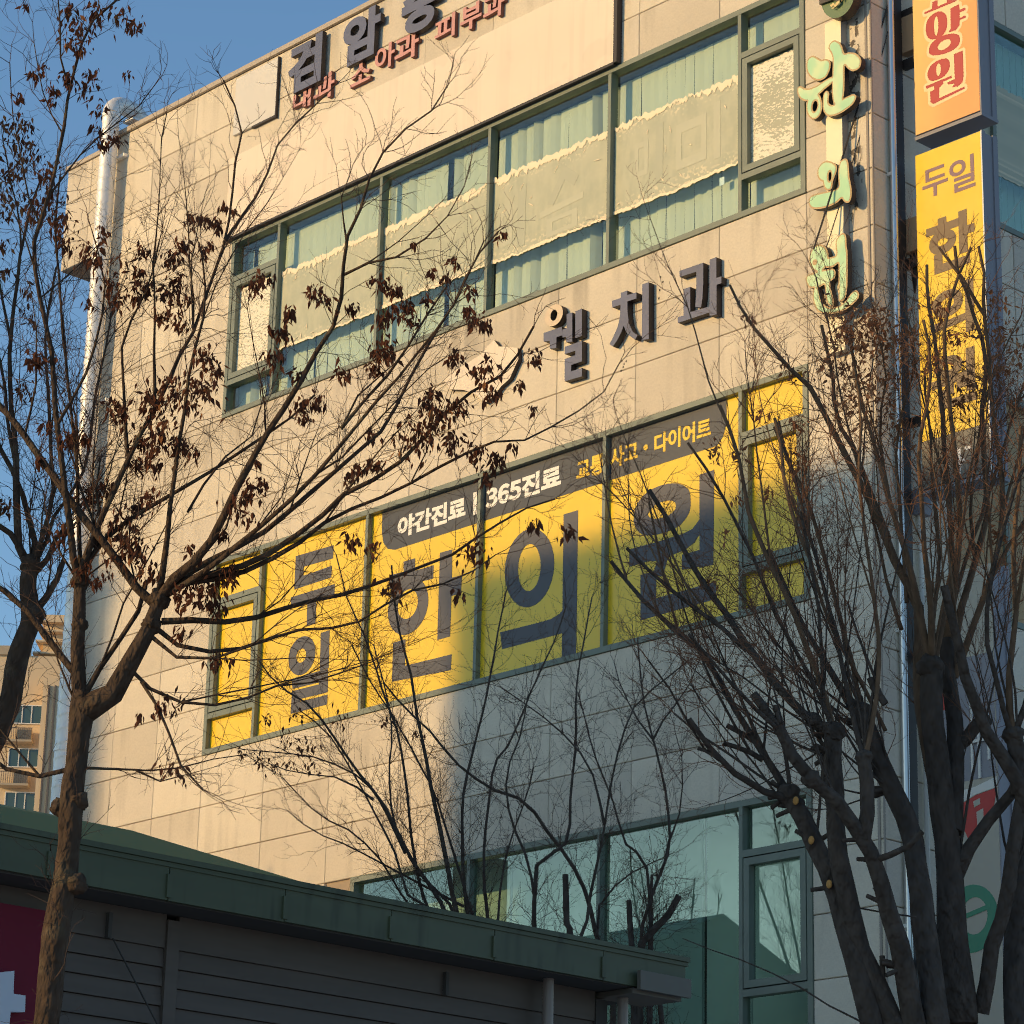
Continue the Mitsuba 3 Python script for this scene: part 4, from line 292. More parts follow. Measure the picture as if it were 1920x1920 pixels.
'RT':[[6823,-5787,3377,177,6835,-5774,3709,153,6842,-5766,3933,136],[6801,-6380,3646,65,6782,-6425,3860,59,6712,-6486,4246,55,6609,-6505,4585,52,6501,-6529,4832,50,6406,-6564,5033,49,6369,-6586,5102,48],[6387,-6576,5072,22,6373,-6638,5063,20,6331,-6845,5121,18,6286,-7046,5227,16,6271,-7142,5328,15,6247,-7227,5417,14],[6292,-7040,5222,13,6264,-7093,5260,11,6229,-7146,5276,10],[6373,-6582,5097,24,6284,-6575,5220,22,6203,-6574,5328,20,6017,-6571,5587,18,5871,-6569,5792,17,5763,-6562,5961,16,5667,-6578,6060,15,5561,-6602,6153,14,5329,-6657,6387,13,5255,-6675,6478,12,5130,-6709,6649,11],[6189,-6589,5321,16,6139,-6663,5366,14,6062,-6766,5401,13],[6113,-6569,5441,15,6068,-6606,5481,14,6001,-6667,5528,14],[6875,-6300,3648,72,6839,-6335,3885,64,6744,-6456,4247,57,6710,-6549,4610,53,6702,-6591,4794,50,6722,-6610,5073,47,6717,-6631,5263,46,6726,-6626,5379,45],[6720,-6632,5373,29,6654,-6696,5444,25,6600,-6749,5487,24,6511,-6827,5628,22,6437,-6884,5762,20,6378,-6924,5866,19,6304,-6966,6008,18,6175,-7038,6205,16,6165,-7044,6218,16,6053,-7092,6453,14,5945,-7150,6676,13,5892,-7186,6788,12],[6381,-6927,5829,14,6267,-7056,5987,12,6206,-7125,6047,12,6146,-7192,6107,11,6054,-7296,6229,10,5984,-7374,6331,10,5949,-7413,6387,9],[6726,-6626,5379,14,6712,-6677,5447,13,6739,-6723,5628,12,6778,-6785,5901,10,6798,-6880,6231,9,6800,-6965,6508,8],[6950,-6219,3651,75,6944,-6278,3863,62,6953,-6349,4147,54,6948,-6480,4451,46,6953,-6579,4669,42,6935,-6653,4771,39,6912,-6737,4890,37,6879,-6812,4966,35,6819,-6921,5060,33,6761,-7020,5201,30,6731,-7068,5322,28],[6735,-7064,5311,26,6719,-7079,5331,25,6668,-7124,5431,24,6633,-7156,5502,23],[6745,-7042,5242,12,6740,-7077,5356,11,6732,-7100,5436,11],[6735,-7064,5302,14,6726,-7300,5414,11,6709,-7491,5546,9,6692,-7572,5608,8,6658,-7676,5703,8],[6935,-6653,4771,43,6969,-6648,4936,39,6978,-6669,5166,36,6973,-6676,5194,36],[7006,-6159,3653,77,6963,-6147,4078,66,6837,-6079,4620,60,6744,-6026,4930,58,6629,-6031,5190,55,6542,-6055,5416,53,6493,-6084,5581,52,6473,-6103,5629,52],[6473,-6103,5629,25,6435,-6130,5682,22,6298,-6222,5963,17,6196,-6282,6186,15,6114,-6321,6381,13,6025,-6355,6613,11],[6692,-5584,4900,58,6627,-5713,5487,40,6579,-5722,5799,35,6563,-5696,5992,33,6533,-5648,6321,29,6423,-5710,6593,25,6352,-5773,6863,22,6292,-5857,7070,20,6242,-5950,7276,18,6192,-6043,7460,16,6136,-6135,7658,14,6071,-6214,7742,12,5985,-6302,7906,11,5878,-6391,8078,9,5807,-6429,8273,7],[6391,-5738,6744,23,6189,-5699,7190,16,6080,-5708,7447,14,6021,-5733,7555,14,5985,-5720,7815,12,5967,-5727,7909,11,5924,-5755,8187,10],[6842,-5766,3933,99,6838,-5800,4421,81,6833,-5810,4807,74,6810,-5829,5100,70,6792,-5842,5397,66,6775,-5860,5595,63,6778,-5862,5887,60],[6850,-5790,4700,42,6913,-5758,4851,37,6995,-5700,4995,34,7091,-5618,5142,31,7156,-5554,5291,29,7235,-5459,5495,27],[6844,-5795,4963,57,6815,-5708,5317,49,6790,-5668,5529,47,6762,-5649,5690,45,6727,-5637,5851,43,6689,-5602,6113,41],[6800,-5674,5466,37,6841,-5639,5511,38,6881,-5607,5580,38,6908,-5584,5610,38],[7232,-5621,5053,49,7229,-5659,5143,43,7188,-5782,5324,37,7149,-5908,5498,32,7148,-5983,5646,29,7144,-6017,5698,28,7168,-6141,5965,24,7184,-6243,6177,21],[7085,-5572,3655,89,7040,-5505,3946,80,6968,-5412,4461,73,6961,-5333,4786,70,6969,-5243,5156,66],[6920,-5682,3993,45,7006,-5688,4275,42,7021,-5703,4376,41,7078,-5679,4507,40,7142,-5669,4788,39,7177,-5659,4976,38,7216,-5640,5169,37],[7193,-5658,5140,44,7210,-5690,5396,45,7205,-5704,5454,45],[6778,-5862,5887,27,6769,-5914,6092,22,6761,-5965,6328,19,6730,-6035,6598,16,6693,-6099,6841,14,6654,-6161,7119,12,6623,-6210,7369,10,6592,-6260,7621,8,6592,-6279,7843,7],[6782,-5858,5903,22,6864,-5959,6155,18,6921,-6067,6425,15,6967,-6146,6703,13,7000,-6206,6991,11,7067,-6206,7255,10,7109,-6217,7462,9,7122,-6285,7724,8],[6788,-5851,5903,25,6762,-5713,6230,20,6729,-5589,6547,18,6632,-5474,6980,16,6531,-5380,7389,15,6472,-5322,7653,14,6425,-5279,7880,13,6392,-5258,8031,12,6311,-5218,8464,11,6292,-5199,8644,10],[6689,-5602,6113,25,6773,-5625,6403,20,6846,-5658,6694,17,6889,-5725,6985,15,6922,-5802,7276,13,6950,-5875,7570,12,6974,-5919,7810,11,7045,-5902,8056,9,7067,-5893,8134,9],[6727,-5637,5851,28,6711,-5504,6286,22,6714,-5348,6638,20,6684,-5193,7006,18,6596,-5089,7383,16,6528,-5001,7727,15,6504,-4916,8031,13,6435,-4917,8328,12,6393,-4934,8510,12,6345,-4969,8672,11,6332,-4973,8828,10],[6748,-5614,5883,23,6887,-5535,6306,18,6964,-5476,6617,16,6992,-5448,6935,15,6975,-5459,7258,13,6957,-5474,7486,12,6954,-5483,7746,12,6948,-5511,8038,11,6967,-5519,8281,10,6954,-5555,8452,9],[7073,-5886,8151,10,7127,-5879,8236,8,7146,-5876,8287,8],[7067,-5893,8144,10,7033,-5930,8215,8,6997,-5968,8297,7],[6948,-5511,8038,12,6926,-5554,8115,11,6877,-5633,8272,10],[7203,-5703,5439,22,7221,-5758,5737,18,7291,-5760,6114,15,7314,-5795,6496,13,7356,-5787,6796,12,7391,-5789,7161,11],[7199,-5707,5439,17,7226,-5859,5686,15,7258,-5980,5982,13,7318,-5998,6266,12,7405,-5953,6621,11,7494,-5891,6922,10],[6689,-5601,6144,15,6685,-5409,6630,12,6710,-5227,7024,11,6729,-5056,7426,9,6757,-4893,7833,8],[6887,-5535,6306,15,6962,-5425,6598,12,7051,-5312,6796,11],[7205,-5704,5454,20,7293,-5668,5683,17,7359,-5644,5975,16],[6973,-6676,5194,17,6917,-6690,5401,14,6852,-6695,5701,13,6758,-6707,6100,11,6666,-6727,6446,10,6578,-6753,6795,9,6478,-6812,7115,8],[6977,-6672,5194,17,7021,-6640,5450,14,7050,-6625,5737,13,7041,-6651,6026,11,7023,-6687,6347,10,7005,-6723,6702,9,7025,-6716,7064,8,7002,-6750,7338,8],[6473,-6104,5620,17,6381,-6048,5922,15,6253,-6027,6293,13,6157,-6025,6631,12,6049,-6058,7001,11,5942,-6119,7272,10,5905,-6122,7479,9],[6726,-6626,5379,19,6685,-6653,5594,17,6618,-6702,5832,15,6533,-6753,6106,14,6434,-6812,6354,13,6340,-6858,6639,12,6271,-6877,6992,10,6193,-6936,7280,10],[6730,-6622,5373,14,6716,-6753,5597,12,6684,-6926,5830,11,6669,-7076,6035,10,6677,-7169,6189,9,6667,-7323,6391,8,6651,-7450,6570,8,6595,-7617,6778,7],[6798,-6880,6260,12,6704,-6900,6486,11,6632,-6902,6744,10,6580,-6883,7070,9,6559,-6894,7119,9],[6572,-6011,5531,12,6401,-6072,5914,11,6300,-6130,6137,10,6226,-6177,6422,10,6172,-6225,6739,9,6125,-6274,6929,9],[6481,-5744,6185,13,6361,-5730,6528,10,6279,-5719,6838,9,6184,-5741,7213,8,6104,-5782,7621,6,6046,-5802,8036,5,5952,-5832,8467,5],[6480,-5691,6354,13,6465,-5705,6832,9,6478,-5758,7236,8,6571,-5765,7571,7,6653,-5761,7814,6,6631,-5847,8060,5],[6532,-5648,6290,15,6540,-5757,6580,12,6547,-5941,7010,9,6591,-6034,7296,8,6676,-6081,7585,6,6688,-6182,7877,5],[6714,-5348,6606,13,6659,-5313,6949,10,6666,-5232,7329,8,6682,-5187,7636,7,6762,-5097,7977,5,6843,-5012,8218,4],[6821,-5911,6021,15,6684,-5650,6574,11,6575,-5547,7007,9,6520,-5489,7396,8,6477,-5476,7676,7,6465,-5455,7853,7],[7291,-5760,6114,12,7441,-5846,6456,9,7527,-5869,6797,8],[6373,-6582,5103,15,6361,-6576,5222,12,6340,-6585,5371,11],[6660,-5648,5192,20,6603,-5687,5375,17,6591,-5693,5436,17],[6953,-6579,4669,19,7140,-6548,4713,16,7234,-6531,4786,15],[7059,-6599,5480,19,7017,-6633,5567,18,7001,-6647,5620,18],[6818,-6387,3862,14,6832,-6386,4025,14,6840,-6391,4217,14],[6604,-6511,4564,5,6716,-6473,4472,5,6913,-6366,4421,5,7004,-6304,4406,5],[6875,-6300,3621,7,6675,-6605,3931,5,6433,-6867,4128,4,6231,-7054,4221,3,6130,-7148,4276,3]],
'M0':[[-998,-2016,5231,32,-985,-2191,5644,25,-988,-2362,6002,21,-963,-2474,6303,19,-934,-2635,6717,17,-914,-2768,7060,15,-895,-2941,7550,12,-885,-3000,7762,11,-905,-3121,8104,9,-915,-3211,8453,8,-904,-3252,8717,7],[-999,-2016,5275,23,-1115,-2131,6078,16,-1136,-2169,6599,13,-1125,-2179,7049,12,-1061,-2130,7428,10,-1009,-2086,7738,9,-981,-2059,7971,9,-935,-2008,8443,7,-898,-1960,8778,6],[-1029,-2048,5274,27,-1077,-2290,5772,20,-1108,-2409,6053,18,-1243,-2658,6431,15,-1347,-2842,6818,13,-1452,-2995,7031,12,-1564,-3163,7290,10,-1693,-3367,7596,9,-1879,-3645,7811,7,-1954,-3772,7987,6],[-1020,-2087,5312,18,-1116,-2438,5931,12,-1239,-2645,6092,11,-1293,-2772,6433,10,-1422,-2972,6865,8,-1531,-3126,7169,7,-1638,-3281,7430,6,-1771,-3468,7599,5],[-1035,-2103,5311,20,-1304,-2393,6049,14,-1418,-2476,6588,12,-1549,-2524,7397,10,-1744,-2690,8126,8,-1816,-2770,8416,7,-1908,-2881,8710,6,-1975,-2972,9102,5],[-1020,-2087,5312,15,-1482,-2474,6103,9,-1622,-2602,6415,8,-1819,-2799,6681,7,-2009,-2995,6812,6,-2140,-3130,6990,5,-2239,-3230,7125,5],[-955,-1968,5277,20,-1159,-1850,6066,15,-1254,-1809,6368,13,-1392,-1666,6947,11,-1476,-1500,7458,10,-1451,-1359,7670,9,-1425,-1105,8245,8,-1366,-931,8662,6,-1331,-841,8972,6],[-955,-1968,5277,18,-1197,-2028,6134,12,-1336,-2087,6549,11,-1485,-2154,7016,9,-1655,-2262,7394,8,-1839,-2392,7775,7,-2016,-2528,8110,6,-2138,-2622,8401,6],[-1039,-2201,5648,16,-1248,-2512,6290,11,-1394,-2665,6643,10,-1470,-2707,7054,8,-1495,-2677,7475,7,-1557,-2701,7851,6,-1654,-2787,8273,5],[-940,-1952,5277,16,-897,-1960,6063,10,-834,-1943,6504,8,-702,-1869,6949,6,-641,-1843,7217,5],[-1343,-2613,6465,14,-1533,-2826,6997,9,-1716,-3029,7171,7,-1867,-3197,7256,6,-2107,-3462,7291,5,-2271,-3645,7306,4],[-1392,-2939,6866,11,-1583,-3133,7041,7,-1826,-3392,7077,5,-2004,-3592,7159,4],[-1124,-2141,6064,12,-1574,-2761,6428,7,-1763,-2955,6557,6,-1932,-3107,6646,5,-2118,-3253,6829,4]],
'M1':[[435,-1940,5062,26,445,-2157,5647,19,419,-2256,5986,17,348,-2351,6206,15,207,-2497,6475,14,81,-2617,6689,13,-78,-2778,6771,12,-244,-2960,6921,10,-334,-3074,7062,10,-431,-3224,7269,9,-523,-3377,7400,8,-604,-3543,7601,7],[826,-2954,4901,18,716,-3102,5576,12,738,-3106,5789,11,713,-3199,6105,10,673,-3314,6368,9,689,-3379,6686,7,785,-3338,6971,6,841,-3318,7301,5],[738,-3106,5777,17,894,-2979,6116,13,939,-2942,6268,12,944,-2942,6529,10,952,-2904,7025,9,921,-2884,7460,7,939,-2822,7814,6,966,-2768,8169,5],[744,-3042,4898,18,1010,-2868,5454,13,1082,-2861,5730,12,1242,-2872,6291,9,1366,-2891,6751,8,1505,-2843,7153,6,1669,-2706,7360,6,1815,-2566,7531,5],[1242,-2872,6291,12,1165,-2935,6692,8,1046,-3051,6939,7,872,-3229,7145,5,670,-3439,7350,4],[944,-2911,5295,25,923,-2936,5523,24,911,-2952,5941,23],[454,-2148,5618,11,441,-2081,5925,8,550,-1896,6152,6,753,-1621,6340,4]],
'M2':[[1107,-2097,4979,21,1003,-2230,5503,15,1051,-2166,5850,13,1126,-2030,6338,11,1037,-2044,6885,9,970,-2081,7178,8,923,-2114,7397,7,889,-2144,7703,6,876,-2165,7966,5],[975,-2085,7133,10,1044,-1996,7356,7,1151,-1865,7581,5,1203,-1798,7805,4],[970,-2081,7156,10,857,-2167,7354,7,770,-2232,7575,5,712,-2269,7798,4],[1051,-2166,5837,13,925,-2321,6289,9,854,-2409,6635,7,751,-2532,7043,6,680,-2618,7470,4],[1001,-2227,5381,32,1133,-2131,5626,27,1204,-2076,5790,26,1239,-2048,5873,25],[965,-2265,5379,25,931,-2256,5520,23,881,-2228,5861,21],[1051,-2166,5837,13,1071,-2100,6011,11,1100,-2025,6229,9,1101,-1998,6402,9],[1126,-2030,6338,8,1250,-2053,6540,6,1360,-2141,6889,4,1368,-2242,7124,3]],
'DL':[[8750,-12996,6346,33,14],[8803,-13003,6251,23,8],[8804,-12951,6416,25,10],[8823,-12849,6407,30,8],[8901,-12845,6358,20,6],[8777,-13043,6401,13,4],[8488,-13046,6524,10,3],[8623,-13022,6237,8,2],[8513,-12993,6256,17,5],[8739,-12996,6164,17,8],[8779,-12934,6173,20,8],[8563,-13082,6122,17,4],[8697,-13040,6121,13,5],[8690,-13021,6080,13,4],[8747,-12942,6130,13,4],[8690,-12720,6294,10,3],[8548,-12937,5871,31,12],[8483,-12905,5759,34,14],[8582,-12889,5693,31,12],[8573,-12913,5789,20,8],[8607,-12877,5608,20,8],[8609,-12778,6165,21,6],[8669,-12823,6055,14,4],[8668,-12796,6003,20,6],[8762,-12804,5979,17,6],[8826,-12862,5585,20,6],[8750,-12871,5546,25,10],[8824,-12885,5480,17,6],[8897,-12838,5473,17,5],[8780,-12784,5446,24,8],[8741,-12742,5411,27,10],[8800,-12877,5333,13,4],[8836,-12712,5571,17,7],[8885,-12750,5465,13,5],[8854,-12598,5562,24,10],[9179,-12791,5461,16,7],[9027,-12621,5651,23,10],[9026,-12542,5668,17,8],[9056,-12580,5566,10,4],[9024,-12511,5749,8,3],[9060,-12491,5724,8,3],[9164,-12691,5478,16,7],[8925,-12621,5454,27,12],[8824,-12590,5453,20,8],[8971,-12616,5383,24,10],[8960,-12703,5301,17,7],[9092,-12730,5236,23,10],[8802,-12666,5456,17,8],[8842,-12724,5387,13,5],[9341,-12598,5323,23,12],[9141,-12421,5472,13,4],[9150,-12394,5478,10,4],[9664,-12601,5205,19,8],[9624,-12523,5212,13,6],[9702,-12474,5187,13,6],[9532,-12591,5181,13,6],[9454,-12560,5137,16,8],[9473,-12602,5035,19,10],[9439,-12603,5138,10,4],[9892,-12514,5202,19,8],[9853,-12424,5214,16,8],[9877,-12474,5109,19,8],[9861,-12382,5159,22,12],[9899,-12513,5072,13,5],[9744,-12367,5057,26,14],[9729,-12396,4988,16,7],[9845,-12344,5138,16,6],[9890,-12318,5208,10,4],[9901,-12251,5300,10,3],[10190,-12463,5203,9,4],[9901,-12309,5301,8,3],[10114,-12335,5165,12,4],[10109,-12303,5076,19,8],[10006,-12176,5124,16,6],[9549,-11839,5413,10,4],[9633,-11764,5692,8,3],[10002,-12480,5319,6,2],[9236,-12717,5072,23,9],[9225,-12655,5036,23,10],[9165,-12670,4973,43,26],[8997,-12649,5022,37,20],[8918,-12675,4978,34,16],[8870,-12660,5041,17,6],[8810,-12730,4979,24,10],[8773,-12736,5012,17,6],[9079,-12754,4816,36,20],[8833,-12665,4887,17,8],[8871,-12636,4809,34,16],[8806,-12655,4809,24,10],[9074,-12668,4808,23,10],[9143,-12667,4773,17,6],[8997,-12722,4633,20,9],[8707,-12565,4701,17,8],[8765,-12665,4599,34,16],[8839,-12696,4481,44,26],[8792,-12607,4539,27,12],[8908,-12646,4423,24,10],[9100,-12480,4373,30,12],[9048,-12504,4341,34,16],[9006,-12552,4332,34,16],[9050,-12439,4128,24,10],[8989,-12553,4207,17,6],[9288,-12583,4569,23,9],[9258,-12511,4644,26,12],[9291,-12488,4672,13,5],[9383,-12594,4503,13,5],[9485,-12487,4902,20,9],[9278,-12264,5026,20,9],[9222,-12262,4983,14,6],[9110,-12370,4828,8,3],[9195,-12556,4500,10,4],[9060,-12582,4468,17,6],[8591,-12942,5163,20,8],[8620,-12940,5164,17,6],[8627,-12902,4933,14,5],[8706,-12859,4875,20,9],[8615,-12734,4931,17,7],[8556,-12874,4831,10,4],[8645,-12721,4721,27,12],[8699,-12716,4723,24,8],[8642,-12828,4549,27,10],[8768,-12752,4391,17,6],[8721,-12766,4434,20,7],[9815,-12433,5015,22,9],[9884,-12183,5050,19,7],[10060,-11998,5050,16,6],[9816,-12232,4895,15,6],[9820,-12227,4932,13,5],[9751,-12215,4779,42,28],[9846,-12223,4822,39,24],[9821,-12129,4780,26,12],[9890,-12172,4874,23,10],[9988,-12149,4976,29,14],[10017,-12149,4890,19,8],[9747,-11961,4811,27,12],[9863,-11964,4757,20,9],[9894,-11929,4802,12,4],[9834,-11982,4699,20,9],[9285,-12021,4974,14,5],[9669,-12322,4687,16,6],[10075,-12074,4932,11,4],[9992,-11929,4907,10,3],[9492,-11440,4742,16,6],[9621,-11408,4688,19,7],[9411,-11662,4602,28,12],[9576,-11859,4371,14,4],[9441,-12041,4389,27,10],[9576,-12327,4445,20,8],[9255,-11967,4577,17,6],[9313,-12134,4770,20,8],[9603,-12329,4688,13,5],[8886,-12506,3984,27,9],[8948,-12589,3948,14,5],[8920,-12647,3923,10,3],[8899,-12473,3768,24,6],[9018,-12449,4310,20,8],[9170,-12506,4385,20,8],[9707,-12510,4943,16,6],[9509,-12527,4991,13,5]],
'DF':[[7373,-12379,6654,27,8],[7466,-12364,6639,23,7],[7470,-12396,6545,38,12],[7539,-12374,6484,29,10],[7451,-12420,6405,34,10],[7494,-12388,6424,34,10],[7401,-12395,6360,29,8],[7514,-12340,6296,34,12],[7473,-12406,6242,29,8],[7492,-12423,6094,19,5],[7413,-12359,6025,15,4],[7514,-12319,5929,15,3],[7495,-12311,5858,12,2],[7540,-12299,5793,15,4],[7580,-12338,5480,23,8],[7502,-12325,5043,27,10]],
'DR':[[6669,-6304,7684,112,60],[6687,-6089,7775,98,50],[6692,-6187,7875,56,24],[6589,-6299,7838,56,20],[6004,-5757,7891,71,24],[6599,-6272,7422,84,36],[6622,-6065,7539,85,34],[6560,-6089,7322,74,22],[6066,-6208,7712,46,8],[6575,-6746,7108,38,10],[6578,-6708,6931,33,9],[6508,-6933,7137,27,7],[6279,-6855,6965,33,7],[6169,-6953,6998,39,9],[6647,-5263,7758,70,20],[6531,-5221,7666,47,16],[6958,-5941,7939,45,14],[6508,-4964,8224,30,6],[6752,-5077,8122,76,26],[6779,-5020,7927,76,30],[6996,-5446,8111,40,8],[6513,-4878,7971,72,20],[6764,-4961,7677,59,16],[7005,-5864,7753,39,10],[6953,-5995,7599,39,12],[7010,-5462,7120,46,12],[6936,-5433,6729,34,8],[6605,-7338,6342,24,5],[6143,-6966,6228,33,6],[6628,-5825,7868,46,14],[6627,-5782,7683,40,10],[6428,-6803,6756,22,4],[6690,-7328,6517,24,5],[5886,-6376,8046,23,6],[6499,-5731,7402,69,20]],
'DM':[[-2269,-3645,7283,26,4],[-2203,-3523,7227,35,5],[-2136,-3431,7164,35,5],[-2012,-3333,7185,43,5],[-2034,-3357,7413,52,6],[-1899,-3290,7335,61,8],[-1973,-3640,7509,34,4],[-1774,-3463,7554,43,5],[-1518,-3214,7513,60,6],[-1726,-3306,7122,34,4],[-1632,-2654,7641,61,6],[-1609,-2311,7564,35,3]],
}


# ------------------------------------------------------------------ ground
obj('ground', (np.array([[-600, -600, 0], [600, -600, 0], [600, 600, 0], [-600, 600, 0.0]]), np.array([[0, 1, 2], [0, 2, 3]])), 'asphalt')
tag('ground', kind='structure')

# ------------------------------------------------------------------ office building
OB = thing('office_building', 'four storey beige stone clad office building with strip windows and shop signs', 'building')
L, R = -7.717, 0.820
MX = [-6.891, -5.160, -3.460, -1.723, 0.0]
XE0, XE1 = -10.20, 1.60
WIN = [(12.628, 14.773), (8.803, 10.973), (4.99, 7.157)]
m = MB()
for z0, z1 in ((0, 4.99), (7.157, 8.803), (10.973, 12.628), (14.773, 16.88)): m.box(XE0, XE1 - 0.04, 0.030, 0.28, z0, z1)
for i, (z0, z1) in enumerate(WIN):
    xl = L if i < 2 else -5.16
    m.box(XE0, xl, 0.030, 0.28, z0, z1); m.box(R, XE1 - 0.04, 0.030, 0.28, z0, z1)
FW = obj('front_wall', m.mesh(), 'joint', OB)
COLS_L = [XE0, -9.39, -8.57, L]
COLS = [L + 1.0675 * k for k in range(8)] + [R]
rs = np.random.default_rng(3)
def panel(x0, x1, z0, z1):
    g, h = 0.0024, 0.0042
    v, f = slab(x0 + g, x1 - g, z0 + h, z1 - h, rs.uniform(-0.002, 0.002), 0.036, 0.005, rs.uniform(-0.0014, 0.0014))
    obj('stone_panel', (v, f), f'stone_{rs.integers(4)}', FW)
def row(z0, z1, full, xl=L):
    xs = COLS_L + (COLS[1:] if full else []) 
    for a, b in zip(xs[:-1], xs[1:]): panel(a, b, z0, z1)
    if not full and xl > L + 0.1:
        for a, b in zip(COLS[:-1], COLS[1:]):
            if b <= xl + 0.1: panel(a, min(b, xl), z0, z1)
    panel(R, XE1, z0, z1)
ROWS_FULL = [(14.773, 15.24), (15.24, 15.75), (15.75, 16.30), (16.30, 16.88), (10.973, 11.53), (11.53, 12.08), (12.08, 12.628), (7.157, 7.72), (7.72, 8.24), (8.24, 8.803)]
ROWS_WIN = [(12.628, 13.16), (13.16, 13.70), (13.70, 14.26), (14.26, 14.773), (8.803, 9.34), (9.34, 9.88), (9.88, 10.43), (10.43, 10.973)]
for r in ROWS_FULL: row(*r, True)
for r in ROWS_WIN: row(*r, False)
for r in [(4.99, 5.53), (5.53, 6.07), (6.07, 6.61), (6.61, 7.157)]: row(*r, False, -5.16)
m = MB()
for k in range(9):
    for a, b in zip(COLS_L + COLS[1:], (COLS_L + COLS[1:])[1:] + [XE1]): m.add(*slab(a + .004, b - .004, k * 0.5544 + .004, (k + 1) * 0.5544 - .004, 0, 0.036))
tag(obj('lower_cladding', m.mesh(), 'stone_1', FW), kind='stuff')
# side wall round the corner
m = MB(); SW_Y = 9.0
for z0, z1 in ((0, 4.99), (7.157, 8.803), (10.973, 12.628), (14.773, 16.88)): m.box(XE1 - 0.28, XE1 - 0.030, 0.10, SW_Y, z0, z1)
for z0, z1 in WIN: m.box(XE1 - 0.28, XE1 - 0.030, 0.10, 0.95, z0, z1); m.box(XE1 - 0.28, XE1 - 0.030, 5.0, SW_Y, z0, z1)
SW = obj('side_wall', m.mesh(), 'joint', OB)
def side_panel(y0, y1, z0, z1):
    v, f = slab(y0 + .005, y1 - .005, z0 + .005, z1 - .005, 0, 0.036, 0.005)
    v = np.stack([XE1 - v[:, 1], v[:, 0], v[:, 2]], 1)
    obj('stone_panel', (v, f), f'stone_{rs.integers(4)}', SW)
YS = [0.0, 0.95, 2.0, 3.05, 4.1, 5.15]
for z0, z1 in ROWS_FULL[4:] + ROWS_FULL[:4]:
    for a, b in zip(YS[:3], YS[1:4]): side_panel(a, b, z0, z1)
for z0, z1 in ROWS_WIN + [(4.99, 5.53), (5.53, 6.07), (6.07, 6.61), (6.61, 7.157)]: side_panel(0, 0.95, z0, z1)
# left return, back and roof
obj('back_wall', MB().box(XE0, XE0 + 0.25, 0.28, 9, 0, 16.88).box(XE0 + 0.25, XE1 - 0.28, 8.75, 9, 0, 16.88).mesh(), 'stone_dark', OB)
obj('roof', boxm(XE0 + 0.25, XE1 - 0.28, 0.28, 8.75, 16.2, 16.4), 'stone_dark', OB)
obj('coping', MB().box(XE0 - 0.02, XE1 + 0.03, -0.035, 0.32, 16.885, 16.945).box(XE1 - 0.3, XE1 + 0.03, 0.321, 9.0, 16.885, 16.944).mesh(), 'coping', OB)
# corner beads
for q in ((1.535, 1.558, -0.012, -0.001, 0.0, 16.88), (1.592, 1.606, -0.010, 0.004, 0, 16.88)): obj('corner_trim', boxm(*q), 'stone_dark', OB)
# upper block that juts out past the left edge
JB = obj('side_bay', boxm(-11.24, -10.21, 0.06, 2.2, 15.45, 16.80), 'joint', OB)
for a, b in ((-11.24, -10.72), (-10.72, -10.21)):
    for z0, z1 in ((15.45, 15.9), (15.9, 16.35), (16.35, 16.80)):
        obj('stone_panel', slab(a + .004, b - .004, z0 + .004, z1 - .004, 0.03, 0.07), f'stone_{rs.integers(4)}', JB)
obj('coping', boxm(-11.28, -10.22, 0.01, 2.2, 16.802, 16.86), 'coping', JB)
# rooms behind the glass
m = MB()
for z0, z1 in WIN:
    m.box(XE0 + 0.3, XE1 - 0.3, 3.0, 3.1, z0 - 0.6, z1 + 0.4)
obj('room_wall', m.mesh(), 'room', OB)
m = MB()
for z in (4.3, 8.05, 11.9, 15.2): m.box(XE0 + 0.26, XE1 - 0.29, 0.29, 3.0, z, z + 0.2)
obj('floor_slab', m.mesh(), 'room', OB)
obj('partition', MB().box(-5.2, -5.12, 0.29, 2.99, 4.52, 8.0).box(-3.0, -2.9, 0.9, 2.98, 4.52, 7.9).mesh(), 'room_dark', OB)

rq = np.random.default_rng(17); xq = -5.1
while xq < 0.9:       # drawn roller blinds of unequal width and drop
    wq = rq.uniform(.45, 1.0); obj('roller_blind', boxm(xq, min(xq + wq - rq.uniform(.02, .06), 1.2), 0.60 + rq.uniform(0, .08), 0.70, 4.6 + max(0, rq.uniform(-.5, .9)), 7.4), f'screen_{rq.integers(3)}', OB); xq += wq
